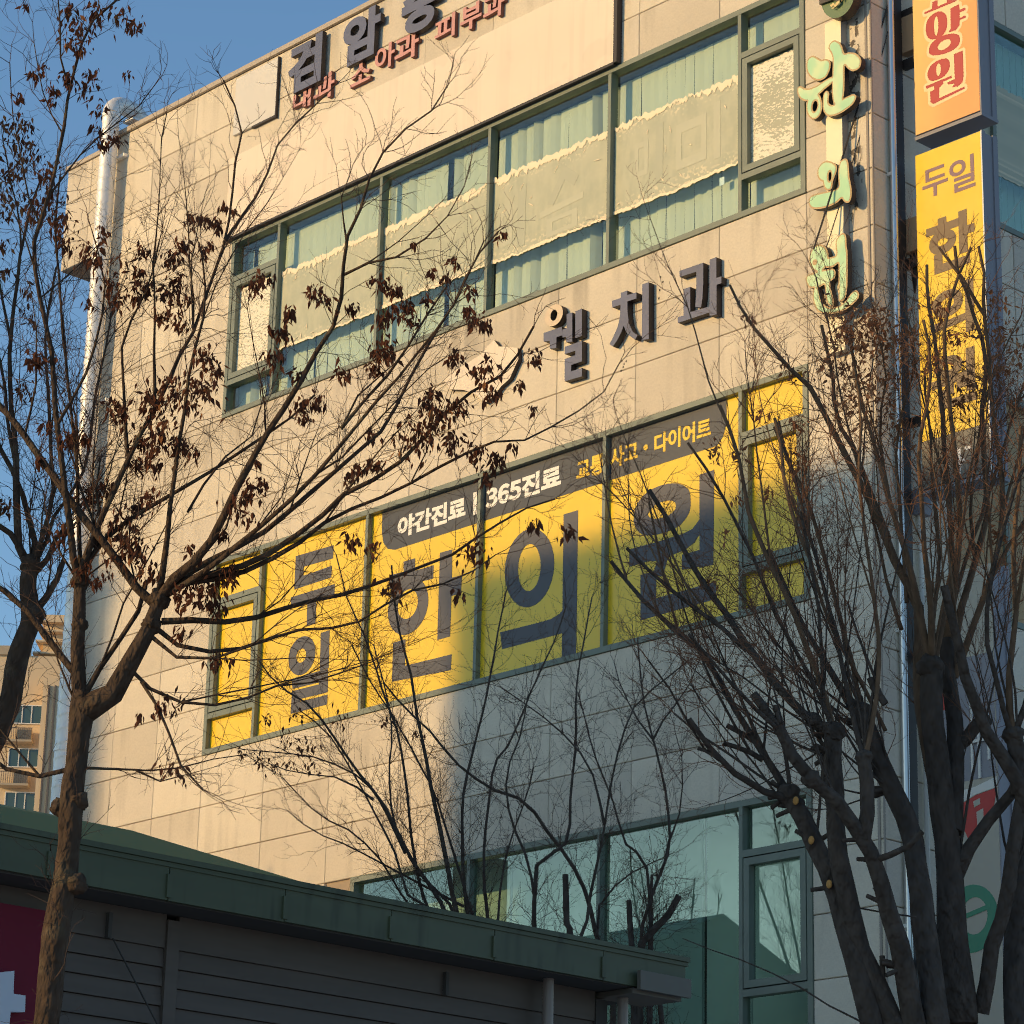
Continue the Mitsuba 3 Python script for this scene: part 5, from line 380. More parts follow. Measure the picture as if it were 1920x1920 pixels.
# windows
YF0, YF1, YG = -0.012, 0.09, 0.052     # frame front, frame back, glass
def strip(i, z0, z1, xl, tr):
    w = f'{OB}__window' if i == 0 else f'{OB}__window_{i:03d}'
    used.add(w)
    labels[w] = {'label': ['top floor strip window with torn film and pale vertical blinds', 'strip window covered in yellow film with big grey lettering', 'lower strip window of bare green reflecting glass'][i]}
    b = 0.055
    m = MB().box(xl, R, YF0 - 0.004, YF1, z1 - b, z1).box(xl, R, YF0 - 0.004, YF1, z0, z0 + b)
    m.box(xl, xl + b, YF0 - 0.002, YF1 - 0.002, z0 + b, z1 - b).box(R - b, R, YF0 - 0.002, YF1 - 0.002, z0 + b, z1 - b)
    obj('frame', m.mesh(), 'frame', w)
    ms = [x for x in MX if x > xl + 0.3]
    for x in ms: obj('mullion', boxm(x, x + 0.042, YF0, YF1 - 0.003, z0 + b, z1 - b), 'frame', w)
    bays = []
    if xl == L: bays.append((xl + b, MX[0]))
    bays.append((MX[4] + 0.042, R - b))
    for a, c in bays:
        for tz in tr: obj('transom', boxm(a, c, YF0 + 0.001, YF1 - 0.004, tz - 0.03, tz + 0.03), 'frame', w)
        s = 0.062
        m = MB().box(a + .012, c - .012, YF0 - 0.001, 0.07, tr[0] - .042 - s, tr[0] - .042).box(a + .012, c - .012, YF0 - 0.001, 0.07, tr[1] + .042, tr[1] + .042 + s)
        m.box(a + .012, a + .012 + s, YF0 - 0.0015, 0.069, tr[1] + .042 + s, tr[0] - .042 - s).box(c - .012 - s, c - .012, YF0 - 0.0015, 0.069, tr[1] + .042 + s, tr[0] - .042 - s)
        obj('sash', m.mesh(), 'frame', w)
    panes = []   # x0, x1, z0, z1
    xs = ([xl + b] if xl == L else [xl + b]) + [R - b]
    edges = []
    if xl == L:
        for t0, t1 in ((tr[0] + .03, z1 - b), (tr[1] + .042 + .062, tr[0] - .042 - .062), (z0 + b, tr[1] - .03)):
            panes.append((L + b, MX[0], t0, t1, 'c'))
        mids = [(MX[k] + .042, MX[k + 1]) for k in range(4)]
    else: mids = [(xl + b, MX[2])] + [(MX[k] + .042, MX[k + 1]) for k in (2, 3)]
    for a, c in mids: panes.append((a, c, z0 + b, z1 - b, 'w'))
    for t0, t1 in ((tr[0] + .03, z1 - b), (tr[1] + .042 + .062, tr[0] - .042 - .062), (z0 + b, tr[1] - .03)):
        panes.append((MX[4] + .042, R - b, t0, t1, 'c'))
    return w, panes
def sheet(x0, x1, z0, z1, y, t=0.006): return boxm(x0, x1, y, y + t, z0, z1)
def quad(x0, x1, z0, z1, y): return (np.array([[x0, y, z0], [x1, y, z0], [x1, y, z1], [x0, y, z1]]), np.array([[0, 1, 2], [0, 2, 3]]))
# --- top floor
w4, panes = strip(0, *WIN[0], L, (14.28, 13.03))
rs = np.random.default_rng(11)
def ragged(x0, x1, z0, z1, amp, seed, n=90):
    x = np.linspace(x0, x1, n)
    q = lambda s, f: meshkit.fbm(np.stack([x * f, x * 0 + s, x * 0], 1), 4) - 0.5
    top = z1 + amp * .55 * q(seed, 1.3) + amp * .45 * q(seed + 1, 14) + amp * .7 * q(seed + 2, 60)
    bot = z0 + amp * .5 * q(seed + 3, 1.2) + amp * .35 * q(seed + 4, 12) + amp * .3 * q(seed + 5, 50)
    return x, bot, top
def band(x, lo, hi, y):
    v = np.vstack([np.stack([x, x * 0 + y, lo], 1), np.stack([x, x * 0 + y, hi], 1)]); n = len(x); i = np.arange(n - 1)
    return v, np.vstack([np.stack([i, i + 1, n + i + 1], 1), np.stack([i, n + i + 1, n + i], 1)])
for k, (a, c, t0, t1, kind) in enumerate(panes):
    obj('pane', quad(a - .01, c + .01, t0 - .01, t1 + .01, YG), 'glass', w4)
    sash = kind == 'c' and t1 - t0 > 0.9
    if kind == 'w':
        x, lo, hi = ragged(a + .004, c - .004, 13.205, 14.135, 0.10, 10 * k + 3)
        obj('film', band(x, lo, hi, YG - .006), 'film', w4)
        q = lambda s, f: meshkit.fbm(np.stack([x * f, x * 0 + s, x * 0], 1), 4)
        e = MB().add(*band(x, hi - 0.040 - 0.10 * (q(4 + k, 5) - 0.35) - .09 * (q(44 + k, 60) - .5), hi + 0.006, YG - .012))
        e.add(*band(x, lo - .006, lo + 0.014 + 0.06 * np.maximum(0, q(8 + k, 5) - 0.4), YG - .012))
        for _ in range(9):      # curled flakes where the old film has lifted
            cx, cz = rs.uniform(a + .05, c - .05), rs.choice([rs.uniform(13.25, 14.05), rs.uniform(13.85, 14.08)])
            an, ln, wd = rs.uniform(0, 3.14), rs.uniform(.012, .06), rs.uniform(.003, .009)
            d, nn = np.array([np.cos(an), 0, np.sin(an)]) * ln, np.array([-np.sin(an), 0, np.cos(an)]) * wd
            o = np.array([cx, YG - .014, cz])
            e.add([o - d, o + nn + [0, -.004, 0], o + d, o - nn], [[0, 3, 2], [0, 2, 1]])
        obj('film_edge', e.mesh(), 'film_edge', w4)
    elif sash:
        x, lo, hi = ragged(a + .012, c - .012, t0 + .02, t1 - .025, 0.035, 10 * k + 5, 40)
        obj('film', band(x, lo, hi, YG - .006), 'film_swirl', w4)
# faint outlines of the letters that were peeled off
def zx(p): return Polygon(p)
ghost = [Polygon([(-2.62, 13.62), (-2.38, 13.97), (-2.17, 13.80), (-2.24, 13.70), (-2.37, 13.81), (-2.53, 13.58)]), Polygon([(-2.72, 13.49), (-2.10, 13.53), (-2.10, 13.60), (-2.72, 13.56)]),
         Polygon([(-2.62, 13.25), (-2.18, 13.25), (-2.18, 13.45), (-2.62, 13.45)], [[(-2.54, 13.30), (-2.26, 13.30), (-2.26, 13.40), (-2.54, 13.40)]]),
         Polygon([(-3.05, 13.28), (-2.93, 13.28), (-2.93, 13.95), (-3.05, 13.95)]), Polygon([(-3.30, 13.35), (-3.12, 13.35), (-3.12, 13.75), (-3.30, 13.75)], [[(-3.25, 13.42), (-3.17, 13.42), (-3.17, 13.68), (-3.25, 13.68)]]),
         Polygon([(-1.40, 13.5), (-1.22, 13.5), (-1.22, 13.86), (-1.40, 13.86)], [[(-1.35, 13.56), (-1.27, 13.56), (-1.27, 13.80), (-1.35, 13.80)]]), Polygon([(-1.12, 13.38), (-1.02, 13.38), (-1.02, 13.98), (-1.12, 13.98)]),
         Polygon([(-0.85, 13.40), (-0.45, 13.40), (-0.45, 13.88), (-0.85, 13.88)], [[(-0.78, 13.50), (-0.52, 13.50), (-0.52, 13.78), (-0.78, 13.78)]]), Polygon([(-0.36, 13.36), (-0.27, 13.36), (-0.27, 13.95), (-0.36, 13.95)])]
for i, g in enumerate(ghost):
    obj('film_mark', extrude(g, YG - .009, .002), 'film_ghost' if i % 3 else 'ghost_dark', w4)
# vertical blinds
y_b = 0.20
for k, (a, c, t0, t1, kind) in enumerate(panes):
    if kind == 'c' and t1 - t0 > 0.9: continue
    x = a - 0.03
    while x < c + 0.02:
        wd = 0.118
        skip = rs.uniform() < (0.055 if kind == 'w' else 0.10)
        if not skip:
            an = rs.uniform(-0.04, 0.10) if rs.uniform() < .88 else rs.uniform(.3, .9)
            lean = rs.uniform(-.01, .01) + (rs.uniform(-.06, .06) if rs.uniform() < .12 else 0)
            n = 6; z = np.linspace(t0 - 0.12, min(t1 + 0.10, 14.69), n); ca, sa = np.cos(an) * wd / 2, np.sin(an) * wd / 2
            cx = x + wd / 2 + lean * ((z - z[-1]) / 2) + .006 * np.sin(z * 3 + x * 7)
            v = np.vstack([np.stack([cx - ca, z * 0 + y_b - sa, z], 1), np.stack([cx, z * 0 + y_b - .004, z], 1), np.stack([cx + ca, z * 0 + y_b + sa, z], 1)]); i = np.arange(n - 1)
            f = np.vstack([np.stack([o * n + i, (o + 1) * n + i, (o + 1) * n + i + 1], 1) for o in (0, 1)] + [np.stack([o * n + i, (o + 1) * n + i + 1, o * n + i + 1], 1) for o in (0, 1)])
            obj('blind_slat', (v, f), 'slat', w4)
        x += wd + (rs.uniform(-.004, .006) if not skip else rs.uniform(-.04, .02))
obj('notice', boxm(-0.335, -0.275, 0.10, 0.104, 13.10, 13.18), 'paper', w4)
# --- yellow window
w3, panes = strip(1, *WIN[1], L, (10.49, 9.22))
YV = 0.046
for a, c, t0, t1, kind in panes: obj('pane', boxm(a - .008, c + .008, YV, YV + .008, t0 - .008, t1 + .008), 'yellow_vinyl', w3)
cutx = [x0 for x0 in MX]
gaps = unary_union([Polygon([(x - .002, 8), (x + .044, 8), (x + .044, 12), (x - .002, 12)]) for x in MX])
ban = polys(LETTERS['banner']).difference(gaps).intersection(Polygon([(-8, 8), (2, 8), (2, 10.916), (-8, 10.916)]))
tag(obj('banner', extrude(ban, YV - .0025, .002), 'banner_grey', w3), 'dark grey banner with rounded ends across the top of the yellow film')
for k, lab in (('du', None), ('il', None), ('han', None), ('ui', None), ('won', None)):
    obj('big_letter', extrude(polys(LETTERS[k]).difference(gaps), YV - .0028, .0024), 'grey_vinyl', w3)
for k, mat in (('t_night', 'white_print'), ('t_bar', 'white_print'), ('t_365', 'white_print'), ('t_acc', 'yellow_print')):
    pg = polys(LETTERS[k]).difference(gaps)
    for g in getattr(pg, 'geoms', [pg]): obj('small_letter', extrude(g, YV - .0048, .002), mat, w3)
# --- lower window
w2, panes = strip(2, *WIN[2], -5.16, (6.69, 5.50))
for a, c, t0, t1, kind in panes: obj('pane', quad(a - .01, c + .01, t0 - .01, t1 + .01, YG + rs.uniform(-.002, .002)), 'mirror_glass', w2)
# --- side windows
wk = f'{OB}__side_window'
for (z0, z1), gl, kk in zip(WIN, ('mirror_glass', 'tan_film', 'mirror_glass'), range(3)):
    w = numbered(wk); used.add(w)
    fr = MB().box(1.52, 1.606, 0.95, 5.0, z1 - .055, z1).box(1.52, 1.606, 0.95, 5.0, z0, z0 + .055)
    for y in (0.95, 1.75, 3.2, 4.94): fr.box(1.52, 1.602, y, y + .05, z0 + .055, z1 - .055)
    obj('frame', fr.mesh(), 'frame', w)
    for y0, y1 in ((1.0, 1.75), (1.8, 3.2), (3.25, 4.94)):
        v, f = quad(y0 - .01, y1 + .01, z0 + .05, z1 - .05, 0); v = np.stack([v[:, 1] * 0 + 1.56, v[:, 0], v[:, 2]], 1)
        obj('pane', (v, f), gl, w)
        if kk == 0:
            x, lo, hi = ragged(y0, y1, 13.2, 14.13, .10, y0 * 3, 50); v, f = band(x, lo, hi, 0)
            obj('film', (np.stack([v[:, 1] * 0 + 1.566, v[:, 0], v[:, 2]], 1), f), 'film', w)
            xx = y0
            while xx < y1:
                obj('blind_slat', boxm(1.40, 1.405, xx, xx + .092, z0 + .05, z1 - .06), 'slat', w); xx += .1

# ------------------------------------------------------------------ signs on the front wall
bp = thing('blank_sign_panel', 'wide blank cream sign panel along the top of the strip window', 'sign panel', 'blank sign panels on the facade')
obj('face', boxm(-7.80, -1.60, -0.060, -0.004, 14.795, 15.80), 'blank_panel', bp)
obj('edge_trim', MB().box(-1.598, -1.550, -0.075, -0.003, 14.775, 15.86).box(-7.80, -1.602, -0.066, -0.004, 14.765, 14.793).mesh(), 'letter_side', bp)
bp2 = thing('blank_sign_panel', 'small blank grey square panel below the coping left of the lettering', 'sign panel', 'blank sign panels on the facade')
obj('face', boxm(-7.80, -7.03, -0.035, -0.004, 16.10, 16.82), 'blank_panel_grey', bp2)
obj('edge_trim', MB().box(-7.028, -7.014, -0.040, -0.004, 16.06, 16.83).box(-7.45, -7.03, -0.040, -0.004, 16.075, 16.098).mesh(), 'letter_side', bp2)

def letter(key, yf, depth, mat, side, parent, name='letter'):
    pg = key if not isinstance(key, str) and not isinstance(key, list) else polys(LETTERS[key] if isinstance(key, str) else key)
    k = obj(name, extrude(pg, yf, depth, 'side'), side, parent)
    obj('face', extrude(pg, yf - .0004, .002, 'front'), mat, k) if k.count('__') < 2 else None
    return k
rl = thing('roof_lettering', 'three large blue grey block letters just under the coping', 'sign letters')
for k in ('geom', 'am', 'jung'): letter(k, -0.09, 0.06, 'letter_grey', 'letter_side', rl)
pl = thing('pink_lettering', 'row of small pink block letters below the blue grey ones', 'sign letters')
for q in LETTERS['pink']: letter(q, -0.05, 0.048, 'letter_pink', 'letter_pink_side', pl)
dl = thing('wall_lettering', 'three dark grey raised letters on the stone between the top two strip windows', 'sign letters')
letter('wel', -0.075, 0.074, 'letter_grey', 'letter_side', dl)
letter('wel_ring', -0.075, 0.074, 'letter_cream', 'letter_side', dl)
letter('logo', -0.055, 0.054, 'blank_panel', 'letter_side', dl, 'logo')
letter('chi', -0.075, 0.074, 'letter_grey', 'letter_side', dl)
letter('gwa', -0.075, 0.074, 'letter_grey', 'letter_side', dl)
m = MB()
for x, z in [(-1.00, 12.33), (-.97, 12.27), (-1.01, 12.20), (-1.02, 12.12), (-1.5, 11.62), (-1.47, 11.58), (-1.44, 11.60), (-1.51, 11.52), (-1.48, 11.55)]:
    m.box(x, x + .012, -.006, .01, z, z + .018)
obj('fixing_hole', m.mesh(), 'fixing', dl)
vs = thing('upright_sign', 'upright cream bar carrying three rounded mint letters and a green disc', 'sign')
obj('bar', boxm(1.134, 1.322, -0.083, -0.003, 10.95, 14.175), 'bar_side', vs)
obj('bar_face', boxm(1.134, 1.322, -0.086, -0.0835, 10.95, 14.175), 'cream_bar', vs)
for k in ('s_han', 's_ui', 's_won'):
    pg = polys(LETTERS[k]); q = obj('letter', extrude(pg, -0.15, 0.06, 'side'), 'letter_side', vs)
    obj('rim', extrude(pg, -0.1505, .002, 'front'), 'mint_rim', q)
    obj('face', extrude(polys(LETTERS[k + '_face']), -0.1535, .0025), 'mint_face', q)
    if k == 's_won':
        obj('dot', extrude(Polygon([(1.045 + .028 * math.cos(t), 11.83 + .028 * math.sin(t)) for t in np.linspace(0, 6.28, 24)[:-1]]), -0.156, .0022), 'mint_rim', q)
em = obj('disc', extrude(polys(LETTERS['emblem']), -0.17, 0.10, 'side'), 'emblem_dark', vs)
obj('face', extrude(polys(LETTERS['emblem']), -0.1705, .002, 'front'), 'emblem_green', em)
obj('mark', extrude(polys(LETTERS['emblem_dark']).intersection(polys(LETTERS['emblem']).buffer(.04)), -0.20, .029), 'emblem_dark', em)
obj('mark', extrude(polys(LETTERS['emblem_mark']), -0.205, .004), 'emblem_gold', em)

# ------------------------------------------------------------------ projecting signs at the corner
SY = 0.35
def case(par, x0, x1, z0, z1, d=0.22, mat='sign_case'):
    obj('case', boxm(x0, x1, SY + .004, SY + d, z0, z1), mat, par)
    obj('case_trim', MB().box(x1 - .001, x1 + .012, SY + .002, SY + .05, z0 - .01, z1 + .01).box(x1 - .001, x1 + .012, SY + d - .06, SY + d + .004, z0 - .01, z1 + .01).box(x0 - .01, x1 + .0125, SY + .003, SY + d + .02, z0 - .045, z0 - .011).mesh(), 'sign_case', par)
ps = thing('projecting_sign', 'orange projecting sign with dark red letters at the right corner of the building', 'sign', 'projecting signs at the corner')
case(ps, 1.80, 2.52, 12.985, 15.6)
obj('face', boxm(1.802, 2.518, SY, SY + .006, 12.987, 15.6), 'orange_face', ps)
obj('lettering_outline', extrude(polys(LETTERS['yoyang_halo']), SY - .002, .0015), 'halo_print', ps)
pg = polys(LETTERS['yoyang'])
for g in pg.geoms: obj('letter', extrude(g, SY - .004, .0015), 'red_print', ps)
obj('bracket', MB().box(1.61, 1.799, 0.40, 0.50, 13.88, 14.24).mesh(), 'bracket', ps)
for z0, z1 in ((14.26, 14.33), (13.74, 13.83)): obj('arm', boxm(1.605, 1.798, 0.43, 0.48, z0, z1), 'emblem_dark', ps)
py = thing('projecting_sign', 'tall yellow projecting sign with purple and brown letters under the orange sign', 'sign', 'projecting signs at the corner')
case(py, 1.79, 2.515, 9.66, 12.79)
obj('face', boxm(1.792, 2.513, SY, SY + .006, 10.09, 12.788), 'yellow_vinyl', py)
obj('lower_face', boxm(1.792, 2.513, SY, SY + .006, 9.662, 10.088), 'sign_dark', py)
obj('edge_strip', boxm(2.5155, 2.5265, SY - .003, SY + .0015, 9.66, 12.79), 'white_print', py)
for k, mat in (('y_duil', 'purple_print'), ('y_hanuiwon', 'brown_print'), ('y_white', 'white_print')):
    pg = polys(LETTERS[k])
    for g in getattr(pg, 'geoms', [pg]): obj('letter', extrude(g, SY - .003, .0025), mat, py)
obj('bracket', boxm(1.61, 1.789, 0.40, 0.50, 11.92, 12.24), 'bracket', py)
for z0, z1 in ((11.78, 11.88), (10.3, 10.38)): obj('arm', boxm(1.605, 1.788, 0.43, 0.48, z0, z1), 'emblem_dark', py)
lc = MB()
for k in range(4):
    t = np.linspace(0, 1, 14); lc.add(*tube(np.stack([1.63 + .05 * t + .015 * k, .44 + .03 * np.sin(3 * t), 12.1 - .55 * np.sin(np.pi * t * .9) + .12 * k * t], 1), .008, 5))
obj('cable', lc.mesh(), 'cable_black', py)
pc = thing('projecting_sign', 'shaded cream projecting sign with a red shield and green ring behind the bare trees', 'sign', 'projecting signs at the corner')
case(pc, 1.87, 2.49, 5.0, 8.86)
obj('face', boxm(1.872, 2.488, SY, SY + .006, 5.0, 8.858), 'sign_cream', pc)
obj('shield', extrude(Polygon([(2.07, 6.86), (2.27, 6.93), (2.48, 6.96), (2.44, 6.80), (2.36, 6.66), (2.25, 6.52), (2.18, 6.58), (2.11, 6.72)]), SY - .004, .004), 'shield_red', pc)
obj('shield_band', extrude(Polygon([(2.06, 6.98), (2.26, 7.00), (2.48, 7.05), (2.485, 6.965), (2.27, 6.935), (2.065, 6.865)]), SY - .006, .006), 'blank_panel_grey', pc)
obj('shield_mark', extrude(unary_union([Polygon([(2.24, 6.88), (2.31, 6.90), (2.31, 6.85), (2.25, 6.83)]), Polygon([(2.27, 6.79), (2.34, 6.81), (2.34, 6.70), (2.28, 6.62)])]), SY - .0065, .0024), 'sign_cream', pc)
obj('shield', extrude(Polygon([(1.89, 8.02), (1.97, 7.98), (2.03, 7.88), (2.02, 7.70), (1.95, 7.69), (1.91, 7.85)]), SY - .004, .004), 'shield_red', pc)
tt = np.linspace(0, 2 * np.pi, 41)[:-1]
ring = Polygon([(2.19 + .265 * math.cos(t), 5.93 + .275 * math.sin(t)) for t in tt], [[(2.22 + .13 * math.cos(t), 5.95 + .15 * math.sin(t)) for t in tt]])
obj('green_ring', extrude(ring, SY - .004, .004), 'logo_green', pc)
obj('ring_bar', extrude(Polygon([(2.10, 5.93), (2.38, 5.99), (2.38, 6.03), (2.10, 5.97)]), SY - .006, .0015), 'logo_green', pc)
obj('window_bars', MB().box(2.24, 2.262, SY - .02, SY - .006, 7.12, 7.85).box(2.31, 2.332, SY - .02, SY - .006, 7.06, 7.50).box(2.12, 2.142, SY - .02, SY - .006, 7.06, 7.36).box(2.41, 2.43, SY - .02, SY - .006, 7.2, 7.6).box(2.10, 2.46, SY - .026, SY - .0205, 7.36, 7.385).mesh(), 'blank_panel_grey', pc)
obj('upper_print', boxm(1.88, 2.48, SY - .003, SY - .0005, 7.06, 8.1), 'sign_case', pc)
for z0, z1 in ((8.2, 8.28), (5.6, 5.68)): obj('arm', boxm(1.605, 1.868, 0.43, 0.48, z0, z1), 'emblem_dark', pc)

# ------------------------------------------------------------------ pipes and cables
dk = thing('ventilation_duct', 'tall spiral galvanised duct standing at the left edge of the stone facade', 'duct')
z = np.arange(0.0, 17.12, 0.0206); DX, DY, DR = -10.10, -0.165, 0.102
def spiral_tube():
    n = 20; an = np.arange(n) * 2 * np.pi / n
    ph = (z[:, None] / 0.165 - an[None, :] / (2 * np.pi)) % 1.0
    r = DR + 0.009 * np.exp(-((ph - 0.5) / 0.07) ** 2)
    v = np.stack([DX + r * np.cos(an), DY + r * np.sin(an), z[:, None] + 0 * r], -1).reshape(-1, 3)
    i = np.arange((len(z) - 1) * n).reshape(-1, n); j = np.roll(i, -1, 1)
    return v, np.vstack([np.stack([i, j, j + n], -1).reshape(-1, 3), np.stack([i, j + n, i + n], -1).reshape(-1, 3)])
obj('pipe', spiral_tube(), 'zinc', dk, smooth=True)
a = np.linspace(0, np.pi / 2, 6); el = [[DX, DY, 17.12]] + [[DX + .0 , DY + .16 - .16 * math.cos(q), 17.12 + .16 * math.sin(q)] for q in a[1:]] + [[DX, DY + .34, 17.27], [DX, DY + .44, 17.18]]
obj('elbow', tube(el, DR + .006, 20), 'zinc', dk, smooth=35)
for q in (17.07, 13.4, 9.2): obj('band', tube([[DX, DY, q], [DX, DY, q + .04]], DR + .013, 20), 'zinc', dk)
for q in ((-10.19, -9.93, -.06, -.002, 16.55, 16.59), (-10.19, -9.93, -.06, -.002, 13.40, 13.44), (-10.19, -9.93, -.06, -.002, 9.2, 9.24), (-10.0, -9.8, -.06, .2, 17.0, 17.03)): obj('clamp', boxm(*q), 'zinc', dk)
rv_ = thing('roof_vent', 'small dark round vent peeping over the coping right of the duct', 'vent')
vm = trimesh.creation.icosphere(2, .085); obj('cap', (np.asarray(vm.vertices) * [1.3, 1.3, 1] + [-9.18, .45, 17.10], vm.faces), 'emblem_dark', rv_, smooth=True)
obj('stem', tube([[-9.18, .45, 16.4], [-9.18, .45, 17.05]], .04, 10), 'zinc', rv_)
cn = thing('conduit', 'thin shiny steel conduit running down the corner beside the projecting signs', 'pipe')
obj('pipe', tube([[1.645, .225, 0.2], [1.645, .225, 4], [1.645, .225, 8], [1.645, .225, 12], [1.645, .225, 16.5]], .034, 12), 'steel', cn, smooth=40)
for zz in (5.9, 8.4, 10.6, 12.6, 14.6): obj('clamp', boxm(1.60, 1.648, .185, .265, zz, zz + .03), 'zinc', cn)
c2 = thing('conduit', 'short pale pipe on the side wall right of the steel conduit', 'pipe')
obj('pipe', tube([[1.635, .50, 0.2], [1.635, .50, 6], [1.635, .50, 9.55]], .022, 10), 'white_pipe', c2, smooth=40)
obj('junction_box', boxm(1.602, 1.70, .44, .58, 9.5, 9.72), 'sign_case', c2)
dkp = thing('service_duct', 'dark cable duct on the side wall beside the sign brackets', 'duct')
obj('cover', boxm(1.601, 1.63, .30, .40, 5.2, 16.2), 'emblem_dark', dkp)
def cable(p0, p1, sag, r, lab):
    t = np.linspace(0, 1, 20)[:, None]; p = np.array(p0) * (1 - t) + np.array(p1) * t; p[:, 2] -= sag * (4 * t * (1 - t))[:, 0]
    tag(obj('cable', tube(p, r, 5), 'cable_black'), lab, 'cable', 'black cables over the upright sign')
cable((1.64, 0.2, 14.30), (1.16, -0.3, 11.88), 0.03, .009, 'thicker black cable slanting across the upright sign letters')
cable((1.64, 0.19, 14.02), (1.24, -0.22, 11.9), 0.06, .005, 'thinner black cable sagging just right of the thicker cable')

# ------------------------------------------------------------------ low building with the green eaves
LBX = 3.65
lb = thing('low_building', 'low dark building with deep green metal eaves and horizontal siding boards', 'building')
core = obj('wall', boxm(-3.0, LBX - 0.34, -16.0, -5.02, 0, 4.5), 'soffit', lb)
zb = 4.50
ys = [-16.0, -12.2, -8.42]; k = 0
for y0, y1 in ((-12.2, -8.42), (-8.33, -5.03)):
    z1 = 4.36
    for _ in range(14):
        z0 = z1 - 0.108
        # each board leans out a little at its foot
        v = np.array([[LBX - .335, y0, z0 + .004], [LBX - .302, y0, z0 + .004], [LBX - .318, y0, z1], [LBX - .335, y0, z1]]); v2 = v.copy(); v2[:, 1] = y1
        f = [[0, 1, 2], [0, 2, 3], [4, 6, 5], [4, 7, 6], [1, 5, 6], [1, 6, 2], [0, 4, 5], [0, 5, 1], [2, 6, 7], [2, 7, 3]]
        obj('siding_board', (np.vstack([v, v2]), np.array(f)), 'board', core); z1 = z0
    obj('trim', boxm(LBX - .335, LBX - .30, y0, y1, 4.362, 4.55), 'board', core)
obj('siding_rest', MB().box(LBX - .335, LBX - .305, -16, -5.03, 0, 2.84).box(LBX - .335, LBX - .305, -16, -12.205, 2.845, 4.5).mesh(), 'board', core)
obj('post', boxm(LBX - .335, LBX - .285, -8.418, -8.332, 0, 4.52), 'board', lb)
obj('post', boxm(LBX - .42, LBX - .29, -5.028, -4.93, 0, 4.50), 'soffit', lb)
obj('soffit', boxm(LBX - 0.9, LBX - 0.03, -16.3, -4.56, 4.552, 4.575), 'soffit', lb)
js = [-16.3, -15.1, -14.3, -13.5, -12.65, -11.85, -11.05, -10.24, -9.43, -8.64, -7.82, -7.02, -6.19, -5.26, -4.51]
for y0, y1 in zip(js[:-1], js[1:]):
    obj('fascia_panel', boxm(LBX - .028, LBX + rs.uniform(-.002, .002), y0 + .003, y1 - .003, 4.562 + rs.uniform(-.003, .003), 4.77), 'fascia_green', lb)
for y in js[1:-1]: obj('fascia_cover', boxm(LBX - .02, LBX + .012, y - .018, y + .018, 4.575, 4.705), 'fascia_green', lb)
obj('gutter_lip', MB().box(LBX - .05, LBX + .022, -16.3, -4.49, 4.772, 4.802).box(LBX - .03, LBX + .010, -16.3, -4.495, 4.745, 4.770).mesh(), 'fascia_green', lb)
obj('fascia_end', boxm(LBX - 3.0, LBX - .03, -4.535, -4.512, 4.562, 4.80), 'fascia_green', lb)
obj('end_box', boxm(LBX - .35, LBX - .004, -4.99, -4.545, 4.515, 4.548), 'box_cream', lb)
obj('end_box', boxm(LBX + .0235, LBX + .055, -4.98, -4.515, 4.535, 4.655), 'box_cream', lb)
rv = np.array([[LBX + .02, -16.3, 4.803], [LBX + .02, -4.5, 4.803], [2.65, -16.3, 5.165], [2.65, -8.2, 5.165], [2.65, -4.5, 4.86], [-3, -16.3, 5.2], [-3, -4.5, 4.9], [2.75, -6.9, 5.02]])
rf = np.array([[0, 1, 7], [0, 7, 3], [0, 3, 2], [1, 4, 7], [7, 4, 3], [2, 3, 5], [3, 4, 6], [3, 6, 5]])
rr = obj('roof', (rv, rf), 'roof_green', lb)
for y in (-5.54, -4.88): obj('downpipe', tube([[LBX - .2, y, 0], [LBX - .2, y, 3], [LBX - .2, y, 4.555]], .036, 12), 'downpipe', lb, smooth=40)
for y in (-8.82, -6.32): obj('eave_bracket', boxm(LBX - .30, LBX - .27, y - .012, y + .012, 4.36, 4.50), 'soffit', lb)
ss = thing('shop_sign', 'dark magenta shop sign with a white letter on the low building', 'sign')
obj('panel', boxm(LBX - .298, LBX - .24, -11.6, -9.255, 2.6, 4.44), 'magenta', ss)
def yz(pts, x0, d):
    g = Polygon(pts); m_ = trimesh.creation.extrude_polygon(g, d, engine='earcut'); v = np.asarray(m_.vertices)
    return np.stack([x0 + v[:, 2], v[:, 0], v[:, 1]], 1), m_.faces
obj('letter', yz([(-9.75, 4.02), (-9.472, 4.083), (-9.465, 3.962), (-9.39, 3.962), (-9.385, 3.875), (-9.475, 3.866), (-9.475, 3.30), (-9.75, 3.30)], LBX - .24, .05), 'sign_white', ss)
tag(obj('stay_wire', tube([[LBX - .27, -8.80, 4.36], [LBX - .2, -8.5, 3.9], [LBX - .15, -8.2, 3.3]], .005, 5), 'cable_black'), 'thin dark stay wire slanting down from under the green eaves', 'wire')

